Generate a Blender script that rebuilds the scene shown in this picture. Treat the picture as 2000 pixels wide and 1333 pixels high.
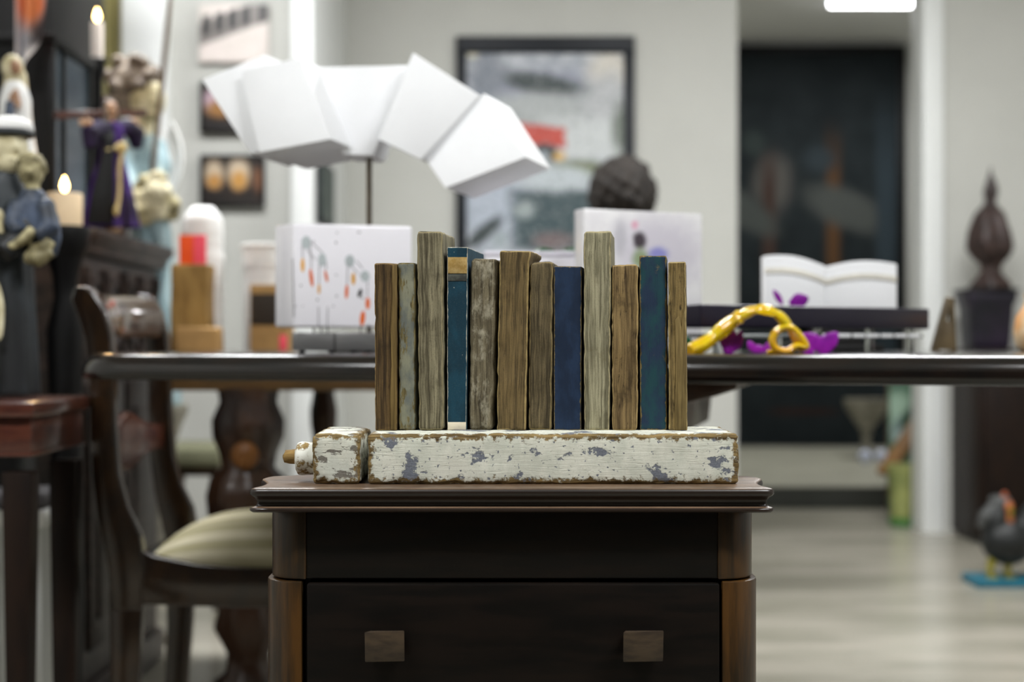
import bpy, bmesh, math, random
from mathutils import Vector, Matrix, noise

random.seed(7)
for o in list(bpy.data.objects):
    bpy.data.objects.remove(o, do_unlink=True)
scene = bpy.context.scene
col = scene.collection

# ------------------------------------------------------------------ camera, world, exposure
F, CX, CY, H = 2777.78, 1000.0, 666.5, 0.79      # 50 mm on 36 mm, frame 2000 x 1333, eye height 0.79 m
cam_d = bpy.data.cameras.new('camera')
cam_d.lens = 50.0
cam_d.sensor_width = 36.0
cam_d.clip_start = 0.05
cam_d.dof.use_dof = True
cam_d.dof.focus_distance = 1.265
cam_d.dof.aperture_fstop = 3.9
cam = bpy.data.objects.new('camera', cam_d)
cam.location = (0, 0, H)
cam.rotation_euler = (math.radians(90), 0, math.radians(0))
col.objects.link(cam)
scene.camera = cam

world = bpy.data.worlds.new('world')
world.use_nodes = True
world.node_tree.nodes['Background'].inputs[0].default_value = (0.8, 0.85, 0.9, 1)
world.node_tree.nodes['Background'].inputs[1].default_value = 0.25
scene.world = world
scene.view_settings.view_transform = 'Standard'
scene.view_settings.look = 'None'
scene.view_settings.gamma = 1.0
scene.view_settings.use_curve_mapping = False
scene.view_settings.exposure = 0.87

LIGHT_W = 30.0        # watts of each ceiling fitting

# ------------------------------------------------------------------ helpers
def P(px, py, d):
    return Vector(((px - CX) / F * d, d, H - (py - CY) / F * d))
def X(px, d): return (px - CX) / F * d
def Z(py, d): return H - (py - CY) / F * d

def lin(c):
    out = []
    for v in c[:3]:
        v = v / 255.0
        out.append(v / 12.92 if v <= 0.04045 else ((v + 0.055) / 1.055) ** 2.4)
    return (out[0], out[1], out[2], 1.0)

def wloc(o):
    v = Vector((0, 0, 0))
    while o is not None:
        v += o.location
        o = o.parent
    return v

def tag(o, label=None, cat=None, group=None, kind=None):
    if label: o['label'] = label
    if cat: o['category'] = cat
    if group: o['group'] = group
    if kind: o['kind'] = kind
    return o

def thing(name, loc, label, cat, group=None):
    o = bpy.data.objects.new(name, None)
    o.empty_display_size = 0.05
    o.location = loc
    col.objects.link(o)
    return tag(o, label, cat, group)

class MB:
    def __init__(s, xf=None):
        s.v, s.f = [], []
        s.xf = xf
    def add(s, vs, fs):
        n = len(s.v)
        for p in vs:
            p = Vector(p)
            s.v.append(s.xf @ p if s.xf else p)
        for f in fs:
            s.f.append([i + n for i in f])
        return s
    def box(s, x0, x1, y0, y1, z0, z1):
        vs = [(x, y, z) for z in (z0, z1) for y in (y0, y1) for x in (x0, x1)]
        return s.add(vs, [(0, 2, 3, 1), (4, 5, 7, 6), (0, 1, 5, 4), (2, 6, 7, 3), (0, 4, 6, 2), (1, 3, 7, 5)])
    def bar(s, a, b, wx, wz, up=(0, 0, 1)):
        a, b = Vector(a), Vector(b)
        t = (b - a).normalized()
        u = Vector(up)
        if abs(t.dot(u)) > 0.98: u = Vector((1, 0, 0))
        r = t.cross(u).normalized() * wx / 2
        w = r.cross(t).normalized() * wz / 2
        vs = [p + i * r + j * w for p in (a, b) for i, j in ((-1, -1), (1, -1), (1, 1), (-1, 1))]
        return s.add(vs, [(0, 1, 2, 3), (7, 6, 5, 4), (0, 4, 5, 1), (1, 5, 6, 2), (2, 6, 7, 3), (3, 7, 4, 0)])
    def prism(s, pts, off):
        pts = [Vector(p) for p in pts]
        off = Vector(off)
        n = len(pts)
        vs = pts + [p + off for p in pts]
        fs = [list(range(n)), list(range(2 * n - 1, n - 1, -1))]
        for i in range(n):
            j = (i + 1) % n
            fs.append((i, i + n, j + n, j))
        return s.add(vs, fs)
    def rings(s, rings, cap=True, closed=True):
        n = len(rings[0])
        vs = [p for r in rings for p in r]
        fs = []
        for k in range(len(rings) - 1):
            for i in range(n if closed else n - 1):
                j = (i + 1) % n
                fs.append((k * n + i, k * n + j, (k + 1) * n + j, (k + 1) * n + i))
        if cap and closed:
            fs.append(list(range(n - 1, -1, -1)))
            fs.append([(len(rings) - 1) * n + i for i in range(n)])
        return s.add(vs, fs)
    def lathe(s, prof, c, segs=24, sx=1, sy=1, wob=0, lobes=0, axis='Z'):
        rs = []
        for r, z in prof:
            ring = []
            for i in range(segs):
                a = 2 * math.pi * i / segs
                rr = r * (1 + wob * math.cos(lobes * a + z * 9))
                p = (rr * math.cos(a) * sx, rr * math.sin(a) * sy, z)
                if axis == 'X': p = (p[2], p[0], p[1])
                ring.append(Vector(p) + Vector(c))
            rs.append(ring)
        return s.rings(rs)
    def tube(s, path, rad, segs=10, flat=1.0):
        path = [Vector(p) for p in path]
        if not isinstance(rad, (list, tuple)): rad = [rad] * len(path)
        t0 = (path[1] - path[0]).normalized()
        u = Vector((0, 1, 0)) if abs(t0.y) < 0.9 else Vector((1, 0, 0))
        rs = []
        for i, p in enumerate(path):
            a = path[max(i - 1, 0)]; b = path[min(i + 1, len(path) - 1)]
            t = (b - a).normalized()
            u = (u - t * u.dot(t)).normalized()
            w = t.cross(u)
            rs.append([p + rad[i] * (math.cos(2 * math.pi * k / segs) * u * flat + math.sin(2 * math.pi * k / segs) * w) for k in range(segs)])
        return s.rings(rs)
    def ell(s, c, r, segs=16, rows=10, rot=None):
        c = Vector(c)
        if not isinstance(r, (list, tuple)): r = (r, r, r)
        rs = []
        for k in range(rows + 1):
            th = math.pi * (k / rows) if 0 < k < rows else (0.04 if k == 0 else math.pi - 0.04)
            ring = []
            for i in range(segs):
                a = 2 * math.pi * i / segs
                p = Vector((r[0] * math.sin(th) * math.cos(a), r[1] * math.sin(th) * math.sin(a), -r[2] * math.cos(th)))
                if rot: p = rot @ p
                ring.append(p + c)
            rs.append(ring)
        return s.rings(rs)
    def sheet(s, fn, nu, nv, thick=None):
        vs = [fn(i / nu, j / nv) for j in range(nv + 1) for i in range(nu + 1)]
        fs = []
        for j in range(nv):
            for i in range(nu):
                a = j * (nu + 1) + i
                fs.append((a, a + 1, a + nu + 2, a + nu + 1))
        if thick:
            n = len(vs)
            vs2 = [Vector(p) + Vector(thick) for p in vs]
            fs2 = [tuple(i + n for i in reversed(f)) for f in fs]
            b = [i for i in range(nu + 1)] + [j * (nu + 1) + nu for j in range(1, nv + 1)] + \
                [nv * (nu + 1) + i for i in range(nu - 1, -1, -1)] + [j * (nu + 1) for j in range(nv - 1, 0, -1)]
            side = []
            for k in range(len(b)):
                a, c = b[k], b[(k + 1) % len(b)]
                side.append((c, a, a + n, c + n))
            return s.add(list(vs) + vs2, fs + fs2 + side)
        return s.add(vs, fs)
    def build(s, name, m, parent=None, bevel=0, segs=2, smooth=True, ang=40, remesh=0, wobble=0, wscale=20, cuts=0, smooth_it=0, base=None):
        if parent is not None:
            base = wloc(parent)
        elif base is None:
            mn = Vector([min(p[i] for p in s.v) for i in range(3)])
            mx = Vector([max(p[i] for p in s.v) for i in range(3)])
            base = Vector(((mn.x + mx.x) / 2, (mn.y + mx.y) / 2, mn.z))
        base = Vector(base)
        bm = bmesh.new()
        vs = [bm.verts.new(p - base) for p in s.v]
        for f in s.f:
            try: bm.faces.new([vs[i] for i in f])
            except ValueError: pass
        bmesh.ops.recalc_face_normals(bm, faces=bm.faces)
        if bevel:
            bm.normal_update()
            es = [e for e in bm.edges if len(e.link_faces) == 2 and e.calc_face_angle(0) > math.radians(28)]
            bmesh.ops.bevel(bm, geom=es, offset=bevel, segments=segs, affect='EDGES', profile=0.5, clamp_overlap=True)
        if cuts:
            bmesh.ops.subdivide_edges(bm, edges=list(bm.edges), cuts=cuts, use_grid_fill=True)
        if wobble and not remesh:
            for v in bm.verts:
                q = (v.co + base) * wscale
                v.co += Vector(noise.noise_vector(q)) * wobble
        me = bpy.data.meshes.new(name)
        bm.to_mesh(me); bm.free()
        o = bpy.data.objects.new(name, me)
        col.objects.link(o)
        if remesh:
            md = o.modifiers.new('r', 'REMESH'); md.mode = 'VOXEL'; md.voxel_size = remesh
            if smooth_it:
                ms = o.modifiers.new('s', 'SMOOTH'); ms.iterations = smooth_it; ms.factor = 0.5
            dg = bpy.context.evaluated_depsgraph_get()
            me2 = bpy.data.meshes.new_from_object(o.evaluated_get(dg))
            o.modifiers.clear()
            o.data = me2
            bpy.data.meshes.remove(me)
            me = me2
            me.name = name
            if wobble:
                for v in me.vertices:
                    v.co += Vector(noise.noise_vector((v.co + base) * wscale)) * wobble
        me.materials.clear()
        me.materials.append(m)
        if smooth:
            me.shade_smooth()
            if not remesh: me.set_sharp_from_angle(angle=math.radians(ang))
        if parent is not None:
            o.parent = parent
        else:
            o.location = base
        return o

def axis_grid(L, r, cell):
    e = [0.0, 0.0005, 0.0012, 0.0022, 0.0036]
    e = [x for x in e if x < L * 0.4]
    n = max(1, int(round((L - 2 * e[-1]) / cell)))
    mid = [e[-1] + (L - 2 * e[-1]) * k / n for k in range(1, n)]
    return e + mid + [L - x for x in reversed(e)]
def rbox(name, size, r, mapf, m, parent=None, base=None, wob=0.0006, wscale=60, cell=0.0035, chip=0.0, seed=0.0):
    """worn rounded block: size in metres, mapf takes a local point to the world; stores local coordinates and edge distance for the material"""
    gx, gy, gz = [axis_grid(L, r, cell) for L in size]
    idx, vs, qs, es = {}, [], [], []
    S = Vector(size)
    def vert(i, j, k):
        key = (i, j, k)
        if key in idx: return idx[key]
        p = Vector((gx[i], gy[j], gz[k]))
        c = Vector([min(max(p[a], r), S[a] - r) for a in range(3)])
        d = p - c
        pn = c + d.normalized() * min(r, d.length) if d.length > 1e-9 else p
        ds = sorted([min(p[a], S[a] - p[a]) for a in range(3)])
        nrm = d.normalized() if d.length > 1e-9 else Vector((0, 0, 0))
        qv = p * wscale + Vector((seed * 7.1, seed * 3.3, seed))
        pn = pn + Vector(noise.noise_vector(qv)) * wob
        if chip:
            cn = noise.noise(p * 190 + Vector((seed, seed * 5, 1))) * 0.6 + noise.noise(p * 75 + Vector((seed * 2, 3, seed))) * 0.6
            pn -= nrm * chip * max(0.0, cn) * max(0.0, 1 - ds[1] / 0.006)
        idx[key] = len(vs); vs.append(mapf(pn)); qs.append(p); es.append(ds[1] * 1000)
        return idx[key]
    fs = []
    nx, ny, nz = len(gx) - 1, len(gy) - 1, len(gz) - 1
    for k in (0, nz):
        for i in range(nx):
            for j in range(ny): fs.append((vert(i, j, k), vert(i + 1, j, k), vert(i + 1, j + 1, k), vert(i, j + 1, k)))
    for j in (0, ny):
        for i in range(nx):
            for k in range(nz): fs.append((vert(i, j, k), vert(i + 1, j, k), vert(i + 1, j, k + 1), vert(i, j, k + 1)))
    for i in (0, nx):
        for j in range(ny):
            for k in range(nz): fs.append((vert(i, j, k), vert(i, j + 1, k), vert(i, j + 1, k + 1), vert(i, j, k + 1)))
    if parent is not None: base = wloc(parent)
    base = Vector(base)
    me = bpy.data.meshes.new(name)
    me.from_pydata([v - base for v in vs], [], fs)
    bm = bmesh.new(); bm.from_mesh(me); bmesh.ops.recalc_face_normals(bm, faces=bm.faces); bm.to_mesh(me); bm.free()
    a = me.attributes.new('q', 'FLOAT_VECTOR', 'POINT'); a.data.foreach_set('vector', [c for q in qs for c in q])
    a = me.attributes.new('edge', 'FLOAT', 'POINT'); a.data.foreach_set('value', es)
    me.materials.append(m); me.shade_smooth()
    o = bpy.data.objects.new(name, me); col.objects.link(o)
    if parent is not None: o.parent = parent
    else: o.location = base
    return o

# ------------------------------------------------------------------ materials
class NT:
    def __init__(s, name):
        s.m = bpy.data.materials.new(name); s.m.use_nodes = True
        s.t = s.m.node_tree; s.b = s.t.nodes['Principled BSDF']
        s.out = s.t.nodes['Material Output']
        s._co = None
    def n(s, typ, **k):
        x = s.t.nodes.new(typ)
        for a, v in k.items(): setattr(x, a, v)
        return x
    def link(s, a, b): s.t.links.new(a, b)
    def put(s, sock, v):
        if hasattr(v, 'is_linked') or isinstance(v, bpy.types.NodeSocket): s.link(v, sock)
        else: sock.default_value = v
    def co(s):
        if s._co is None: s._co = s.n('ShaderNodeTexCoord').outputs['Object']
        return s._co
    def map(s, scale=(1, 1, 1), loc=(0, 0, 0)):
        x = s.n('ShaderNodeMapping'); s.link(s.co(), x.inputs[0])
        x.inputs['Scale'].default_value = scale; x.inputs['Location'].default_value = loc
        return x.outputs[0]
    def noise(s, scale, detail=4, rough=0.55, stretch=(1, 1, 1), loc=(0, 0, 0), dist=0):
        x = s.n('ShaderNodeTexNoise')
        s.link(s.map(stretch, loc), x.inputs['Vector'])
        x.inputs['Scale'].default_value = scale; x.inputs['Detail'].default_value = detail
        x.inputs['Roughness'].default_value = rough; x.inputs['Distortion'].default_value = dist
        return x.outputs['Fac']
    def math(s, op, a, b=0.0, clamp=False):
        x = s.n('ShaderNodeMath', operation=op); x.use_clamp = clamp
        s.put(x.inputs[0], a); s.put(x.inputs[1], b)
        return x.outputs[0]
    def step(s, v, e0, e1):
        x = s.n('ShaderNodeMapRange'); x.interpolation_type = 'SMOOTHSTEP'
        s.put(x.inputs['Value'], v); x.inputs['From Min'].default_value = e0; x.inputs['From Max'].default_value = e1
        return x.outputs[0]
    def mix(s, f, a, b):
        x = s.n('ShaderNodeMix', data_type='RGBA')
        s.put(x.inputs[0], f); s.put(x.inputs[6], a); s.put(x.inputs[7], b)
        return x.outputs[2]
    def xyz(s):
        x = s.n('ShaderNodeSeparateXYZ'); s.link(s.co(), x.inputs[0]); return x.outputs
    def bump(s, h, strength=0.3, dist=0.002):
        x = s.n('ShaderNodeBump'); x.inputs['Strength'].default_value = strength; x.inputs['Distance'].default_value = dist
        s.put(x.inputs['Height'], h); s.link(x.outputs[0], s.b.inputs['Normal'])
    def edge(s, radius=0.003, lo=0.80, hi=0.99):
        bv = s.n('ShaderNodeBevel'); bv.samples = 4; bv.inputs[0].default_value = radius
        g = s.n('ShaderNodeNewGeometry')
        d = s.n('ShaderNodeVectorMath', operation='DOT_PRODUCT')
        s.link(bv.outputs[0], d.inputs[0]); s.link(g.outputs['Normal'], d.inputs[1])
        return s.math('SUBTRACT', 1.0, s.step(d.outputs['Value'], lo, hi))
    def set(s, **k):
        for a, v in k.items():
            s.put(s.b.inputs[a.replace('_', ' ')], v)

def mat(name, c, rough=0.5, c2=None, scale=12, stretch=(1, 1, 1), var=0.12, metal=0, bump=0, coat=0, trans=0, emit=0, ior=1.45, spec=0.5, detail=5, alpha=1, lo=0.35, hi=0.65):
    t = NT(name)
    a = lin(c)
    if c2 is None:
        b = tuple(min(1, x * (1 + var)) for x in a[:3]) + (1,)
        a = tuple(x * (1 - var) for x in a[:3]) + (1,)
    else: b = lin(c2)
    n = t.noise(scale, detail, 0.6, stretch)
    t.link(t.mix(t.step(n, lo, hi), a, b), t.b.inputs['Base Color'])
    t.set(Roughness=rough, Metallic=metal, Coat_Weight=coat, Transmission_Weight=trans, IOR=ior, Specular_IOR_Level=spec, Alpha=alpha)
    t.b.inputs['Coat Roughness'].default_value = 0.15
    if bump: t.bump(n, bump, 0.003)
    if emit:
        t.b.inputs['Emission Color'].default_value = lin(c); t.b.inputs['Emission Strength'].default_value = emit
    return t.m

def worn(name, wood, wood2, paint=None, cover=0.5, under=None, pscale=25, stretch=(1, 1, 0.25), edge=0.003, seed=0.0, rough=0.8, knots=0, grain=(60, 60, 4), paint2=None, bump=0.5, soft=0.04, streak=None):
    """weathered timber, optionally under peeling paint that has gone from the edges"""
    t = NT(name)
    g = t.noise(1.6, 8, 0.65, grain, (seed, seed * 2, seed))
    c = t.mix(t.step(g, 0.3, 0.7), lin(wood), lin(wood2))
    blot = t.noise(14, 5, 0.6, (1, 1, 0.5), (seed * 3, 1, seed))
    dk = tuple(x * 0.45 for x in lin(wood)[:3]) + (1,)
    c = t.mix(t.math('MULTIPLY', t.step(blot, 0.52, 0.75), 0.7), c, dk)
    if streak:
        sk = t.noise(1.2, 3, 0.5, (80, 80, 2.5), (seed + 9, 0, 0))
        c = t.mix(t.math('MULTIPLY', t.step(sk, 0.55, 0.68), 0.8), c, lin(streak))
    hgt = g
    if paint:
        n = t.noise(pscale, 10, 0.68, stretch, (seed * 5, seed, 3))
        e = t.edge(edge) if edge else 0.0
        n = t.math('SUBTRACT', n, t.math('MULTIPLY', e, 0.32)) if edge else n
        th = 1 - cover
        pm = t.step(n, 0.30 + 0.4 * th - soft, 0.30 + 0.4 * th + soft)
        pc = lin(paint)
        if paint2:
            pn = t.noise(18, 6, 0.6, (1, 1, 0.6), (seed, 7, 2))
            pc = t.mix(t.step(pn, 0.35, 0.65), lin(paint), lin(paint2))
        if under:
            um = t.step(n, 0.30 + 0.4 * th - soft - 0.05, 0.30 + 0.4 * th - soft + 0.01)
            c = t.mix(um, c, lin(under))
        c = t.mix(pm, c, pc)
        hgt = t.math('ADD', t.math('MULTIPLY', g, 0.5), pm)
    else:
        if edge:
            e = t.edge(edge)
            lt = tuple(min(1, x * 1.5) for x in lin(wood2)[:3]) + (1,)
            c = t.mix(t.math('MULTIPLY', e, 0.55), c, lt)
    t.link(c, t.b.inputs['Base Color'])
    t.set(Roughness=rough, Specular_IOR_Level=0.25)
    t.bump(hgt, bump, 0.0012)
    return t.m

def timber(name, dark, light, paint=None, paint2=None, cover=0.5, under=None, wear=3.0, seed=0.0, along=2, pscale=60, pstretch=(1, 1, 1), edgec=None, edgew=1.2,
           crack=0.6, blotch=0.5, speck=0.35, bump=0.5, stain=None, soft=0.03, chipspot=0.0, grain=650):
    """weathered timber block: fine grain, stains, cracks; optional paint that has worn off at the edges (uses the stored edge distance)"""
    t = NT(name)
    t._co = t.n('ShaderNodeAttribute', attribute_name='q').outputs['Vector']
    ed = t.n('ShaderNodeAttribute', attribute_name='edge').outputs['Fac']
    L = (seed * 0.37, seed * 0.71, seed * 0.13)
    st = [grain, grain, grain]; st[along] = grain / 26
    g = t.noise(1.0, 6, 0.6, st, L)
    st2 = [130, 130, 130]; st2[along] = 5
    g2 = t.noise(1.0, 5, 0.6, st2, (L[2], L[0], L[1]), 0.6)
    bl = t.noise(55, 6, 0.65, (1, 1, 1), L)
    sp = t.noise(900, 3, 0.6, (1, 1, 1), L)
    f = t.math('ADD', t.math('MULTIPLY', g, 0.5), t.math('MULTIPLY', g2, 0.5))
    c = t.mix(t.step(f, 0.37, 0.63), tuple(x * 0.52 for x in lin(dark)[:3]) + (1,), tuple(x * 0.86 for x in lin(light)[:3]) + (1,))
    dk = tuple(x * 0.38 for x in lin(dark)[:3]) + (1,)
    c = t.mix(t.math('MULTIPLY', t.step(bl, 0.5, 0.72), blotch), c, lin(stain) if stain else dk)
    c = t.mix(t.math('MULTIPLY', t.step(sp, 0.5, 0.75), speck), c, dk)
    st3 = [240, 240, 240]; st3[along] = 9
    cr = t.noise(1.0, 4, 0.5, st3, (L[1], L[2], L[0]), 0.4)
    cm = t.math('SUBTRACT', 1.0, t.step(t.math('ABSOLUTE', t.math('SUBTRACT', cr, 0.5)), 0.004, 0.022))
    cm = t.math('MULTIPLY', t.math('MULTIPLY', cm, t.step(bl, 0.40, 0.55)), crack)
    c = t.mix(cm, c, dk)
    h = t.math('SUBTRACT', t.math('ADD', g, t.math('MULTIPLY', sp, 0.5)), t.math('MULTIPLY', cm, 1.5))
    nz = t.noise(160, 6, 0.65, (1, 1, 1), (L[1], 4, L[0]))
    em = t.math('SUBTRACT', 1.0, t.step(t.math('ADD', ed, t.math('MULTIPLY', t.math('SUBTRACT', nz, 0.5), wear * 3.2)), wear * 0.35, wear * 0.75))
    if paint:
        pn = t.noise(pscale, 10, 0.66, pstretch, (L[2], 2, L[1]))
        v = 0.30 + 0.4 * (1 - cover)
        pm = t.step(pn, v - soft, v + soft)
        if chipspot:
            cs = t.noise(230, 5, 0.6, (1, 1, 1), (L[1], 8, L[2]))
            pm = t.math('MULTIPLY', pm, t.math('SUBTRACT', 1.0, t.step(cs, 0.72 - chipspot, 0.74 - chipspot)))
        pc = lin(paint)
        if paint2: pc = t.mix(t.step(t.noise(70, 6, 0.6, (1, 1, 0.5), (5, L[0], L[1])), 0.38, 0.62), lin(paint), lin(paint2))
        pc = t.mix(t.math('MULTIPLY', t.step(sp, 0.55, 0.8), 0.25), pc, dk)
        base = c
        if under: c = t.mix(pm, t.mix(t.step(sp, 0.3, 0.7), lin(under), tuple(x * 1.5 for x in lin(under)[:3]) + (1,)), pc)
        else: c = t.mix(pm, c, pc)
        c = t.mix(em, c, base)
        h = t.math('ADD', t.math('MULTIPLY', h, 0.5), t.math('MULTIPLY', pm, t.math('SUBTRACT', 1.0, em)))
    if edgec:
        e2 = t.math('SUBTRACT', 1.0, t.step(t.math('ADD', ed, t.math('MULTIPLY', t.math('SUBTRACT', nz, 0.5), edgew * 2)), edgew * 0.5, edgew))
        c = t.mix(t.math('MULTIPLY', e2, 0.8), c, lin(edgec))
    t.link(c, t.b.inputs['Base Color'])
    t.set(Roughness=0.8, Specular_IOR_Level=0.25)
    t.bump(h, bump, 0.0008)
    return t.m

def picture_mat(name, bg, bg2, patches, w, h, scale=6, rough=0.35, nmix=0.5, detail=0.0, spec=0.5):
    """flat print: patches (shape, u, v, ru, rv, soft, colour, shear) with u, v in 0..1 (v up)"""
    t = NT(name)
    s = t.xyz()
    u = t.math('ADD', t.math('DIVIDE', s[0], w), 0.5)
    v = t.math('DIVIDE', s[2], h)
    nz = t.noise(scale, 6, 0.65)
    c = t.mix(t.step(nz, 0.35, 0.65), lin(bg), lin(bg2))
    wob = t.math('MULTIPLY', t.math('SUBTRACT', t.noise(scale * 2.2, 5, 0.6, (1, 1, 1), (4, 4, 4)), 0.5), nmix)
    for (sh, pu, pv, ru, rv, soft, pc, shear) in patches:
        du = t.math('DIVIDE', t.math('SUBTRACT', u, pu), ru)
        vv = t.math('SUBTRACT', t.math('SUBTRACT', v, pv), t.math('MULTIPLY', t.math('SUBTRACT', u, pu), shear))
        dv = t.math('DIVIDE', vv, rv)
        if sh == 'r':
            d = t.math('MAXIMUM', t.math('ABSOLUTE', du), t.math('ABSOLUTE', dv))
        else:
            d = t.math('SQRT', t.math('ADD', t.math('MULTIPLY', du, du), t.math('MULTIPLY', dv, dv)))
        d = t.math('ADD', d, wob)
        m = t.math('SUBTRACT', 1.0, t.step(d, 1 - soft, 1 + soft))
        c = t.mix(m, c, lin(pc))
    if detail:
        d1 = t.noise(scale * 3.0, 6, 0.7, (1, 1, 1), (9, 2, 5)); d2 = t.noise(scale * 2.4, 6, 0.7, (1, 1, 1), (2, 7, 1))
        c = t.mix(t.math('MULTIPLY', t.step(d1, 0.52, 0.66), detail), c, lin((60, 68, 72)))
        c = t.mix(t.math('MULTIPLY', t.step(d2, 0.54, 0.68), detail), c, lin((206, 208, 210)))
    t.link(c, t.b.inputs['Base Color'])
    t.set(Roughness=rough, Specular_IOR_Level=spec)
    return t.m

M = {}
M['wall'] = mat('painted_plaster', (190, 190, 184), 0.75, var=0.02, scale=3)
M['wall_white'] = mat('white_trim_paint', (226, 228, 226), 0.5, var=0.015, scale=5)
M['ceiling'] = mat('ceiling_paint', (225, 225, 220), 0.85, var=0.02, scale=4)
M['floor'] = mat('polished_concrete', (166, 161, 148), 0.24, c2=(132, 129, 115), scale=1.7, stretch=(0.6, 2.2, 1), detail=7, spec=0.5)
M['step'] = mat('dark_riser', (42, 44, 38), 0.6)
M['step_top'] = mat('pale_platform', (168, 166, 150), 0.4, var=0.08, scale=3)
M['darkwood'] = mat('dark_varnished_wood', (10, 8, 6), 0.4, c2=(20, 14, 10), scale=3, stretch=(4, 30, 30), spec=0.22)
M['darkwood_v'] = mat('dark_varnished_wood_upright', (30, 23, 16), 0.35, c2=(52, 36, 18), scale=3, stretch=(30, 30, 3), spec=0.35)
M['amberwood'] = mat('amber_varnished_wood', (34, 25, 13), 0.33, c2=(70, 46, 18), scale=3, stretch=(26, 26, 2.5), spec=0.4)
M['pull'] = mat('worn_pull_wood', (44, 34, 24), 0.5, c2=(72, 58, 42), scale=30, stretch=(1, 1, 3))
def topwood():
    t = NT('brown_cabinet_top')
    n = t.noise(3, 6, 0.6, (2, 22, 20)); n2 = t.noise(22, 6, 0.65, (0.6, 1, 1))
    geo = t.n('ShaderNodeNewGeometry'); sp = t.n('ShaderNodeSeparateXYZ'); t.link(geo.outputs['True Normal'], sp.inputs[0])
    up = t.step(sp.outputs[2], 0.75, 0.98)  # upward faces take the paler brown, the rest the darker
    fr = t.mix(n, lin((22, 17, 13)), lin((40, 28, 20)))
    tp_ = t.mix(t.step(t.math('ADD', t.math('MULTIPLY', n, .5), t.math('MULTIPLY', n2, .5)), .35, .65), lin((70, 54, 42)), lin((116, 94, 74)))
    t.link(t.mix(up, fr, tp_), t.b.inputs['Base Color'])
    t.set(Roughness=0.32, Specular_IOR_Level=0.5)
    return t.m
M['topwood'] = topwood() or mat('brown_cabinet_top', (62, 48, 38), 0.42, c2=(104, 84, 66), scale=5, stretch=(2, 22, 20), spec=0.45)
M['table'] = mat('polished_mahogany', (13, 11, 10), 0.16, c2=(22, 15, 11), scale=4, stretch=(2, 20, 20), coat=0.35)
M['apron'] = mat('table_apron_wood', (74, 54, 26), 0.45, c2=(92, 66, 34), scale=4, stretch=(3, 20, 20))
M['chair'] = mat('walnut_chair_wood', (30, 20, 12), 0.22, c2=(46, 30, 15), scale=4, stretch=(10, 10, 5), coat=0.5)
M['carved'] = mat('carved_dark_oak', (30, 22, 19), 0.5, c2=(62, 48, 42), scale=9, stretch=(3, 3, 8), bump=0.3)
M['leg'] = mat('turned_dark_oak', (34, 24, 20), 0.35, c2=(66, 42, 26), scale=7, coat=0.3)
M['redwood'] = mat('red_mahogany', (60, 30, 24), 0.25, c2=(84, 46, 34), scale=4, stretch=(3, 14, 20), coat=0.4)
M['black'] = mat('black_lacquer', (8, 8, 9), 0.45, c2=(14, 13, 13), spec=0.25)
M['white'] = mat('matt_white_paint', (240, 241, 243), 0.55, var=0.01)
M['plaster'] = mat('white_plaster', (236, 236, 234), 0.7, var=0.03)
M['steel'] = mat('brushed_steel', (128, 126, 126), 0.35, metal=0.7, c2=(150, 150, 150), stretch=(1, 1, 20))
M['rod'] = mat('steel_rod', (120, 112, 100), 0.3, metal=0.9)
M['resin'] = mat('milky_resin', (236, 234, 240), 0.12, var=0.02, scale=6, coat=0.5, ior=1.49)
M['resin_side'] = mat('milky_resin_edge', (222, 218, 228), 0.15, var=0.03, coat=0.5)
M['glass'] = mat('clear_glass', (236, 242, 240), 0.03, trans=1.0, var=0.01)
M['smoke'] = mat('dark_violet_acrylic', (24, 19, 36), 0.3, c2=(30, 28, 42), scale=6, coat=0.1, spec=0.3)
M['yellow'] = mat('yellow_glass', (252, 224, 16), 0.08, c2=(240, 186, 8), trans=0.3, scale=30, coat=0.5)
M['purple'] = mat('purple_resin_petal', (150, 30, 165), 0.3, c2=(110, 20, 130), scale=30, coat=0.4)
M['green_leaf'] = mat('green_resin_leaf', (70, 120, 60), 0.35, var=0.2)
M['green_glass'] = mat('bottle_green_glass', (10, 80, 48), 0.12, trans=0.3, var=0.2, coat=0.4)
M['frame'] = mat('black_picture_frame', (20, 24, 30), 0.45, var=0.1, spec=0.3)
M['olive_seat'] = mat('olive_upholstery', (112, 112, 88), 0.9, var=0.1, scale=60)
M['cream'] = mat('aged_cream_paint', (222, 214, 182), 0.55, c2=(178, 166, 126), scale=26)
M['cream_dark'] = mat('antiqued_cream_paint', (190, 180, 140), 0.55, c2=(96, 88, 58), scale=34)
M['robe'] = mat('charcoal_painted_robe', (44, 50, 54), 0.5, c2=(22, 24, 26), scale=14, stretch=(1, 1, 0.3))
M['blue_robe'] = mat('slate_blue_paint', (78, 90, 112), 0.5, c2=(40, 46, 56), scale=22)
M['paleblue'] = mat('pale_blue_drapery', (176, 198, 202), 0.6, c2=(122, 148, 156), scale=16, stretch=(2, 2, 0.5))
M['hairpaint'] = mat('grey_brown_painted_hair', (150, 138, 124), 0.6, c2=(82, 70, 60), scale=30)
M['purple_cloth'] = mat('purple_velvet', (76, 42, 128), 0.85, c2=(30, 16, 50), scale=16, stretch=(2, 2, 0.4))
M['gold_cord'] = mat('gold_cord', (196, 176, 120), 0.6, var=0.15, scale=60)
M['flesh_paint'] = mat('painted_flesh', (196, 160, 128), 0.5, c2=(150, 112, 84), scale=30)
M['candle'] = mat('candle_wax', (246, 218, 178), 0.5, var=0.03)
M['candle_white'] = mat('white_candle_wax', (248, 236, 226), 0.5, var=0.02)
M['flame'] = mat('candle_flame', (255, 206, 120), 0.5, emit=14, var=0.01)
M['wick'] = mat('wick', (30, 24, 20), 0.9)
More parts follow.
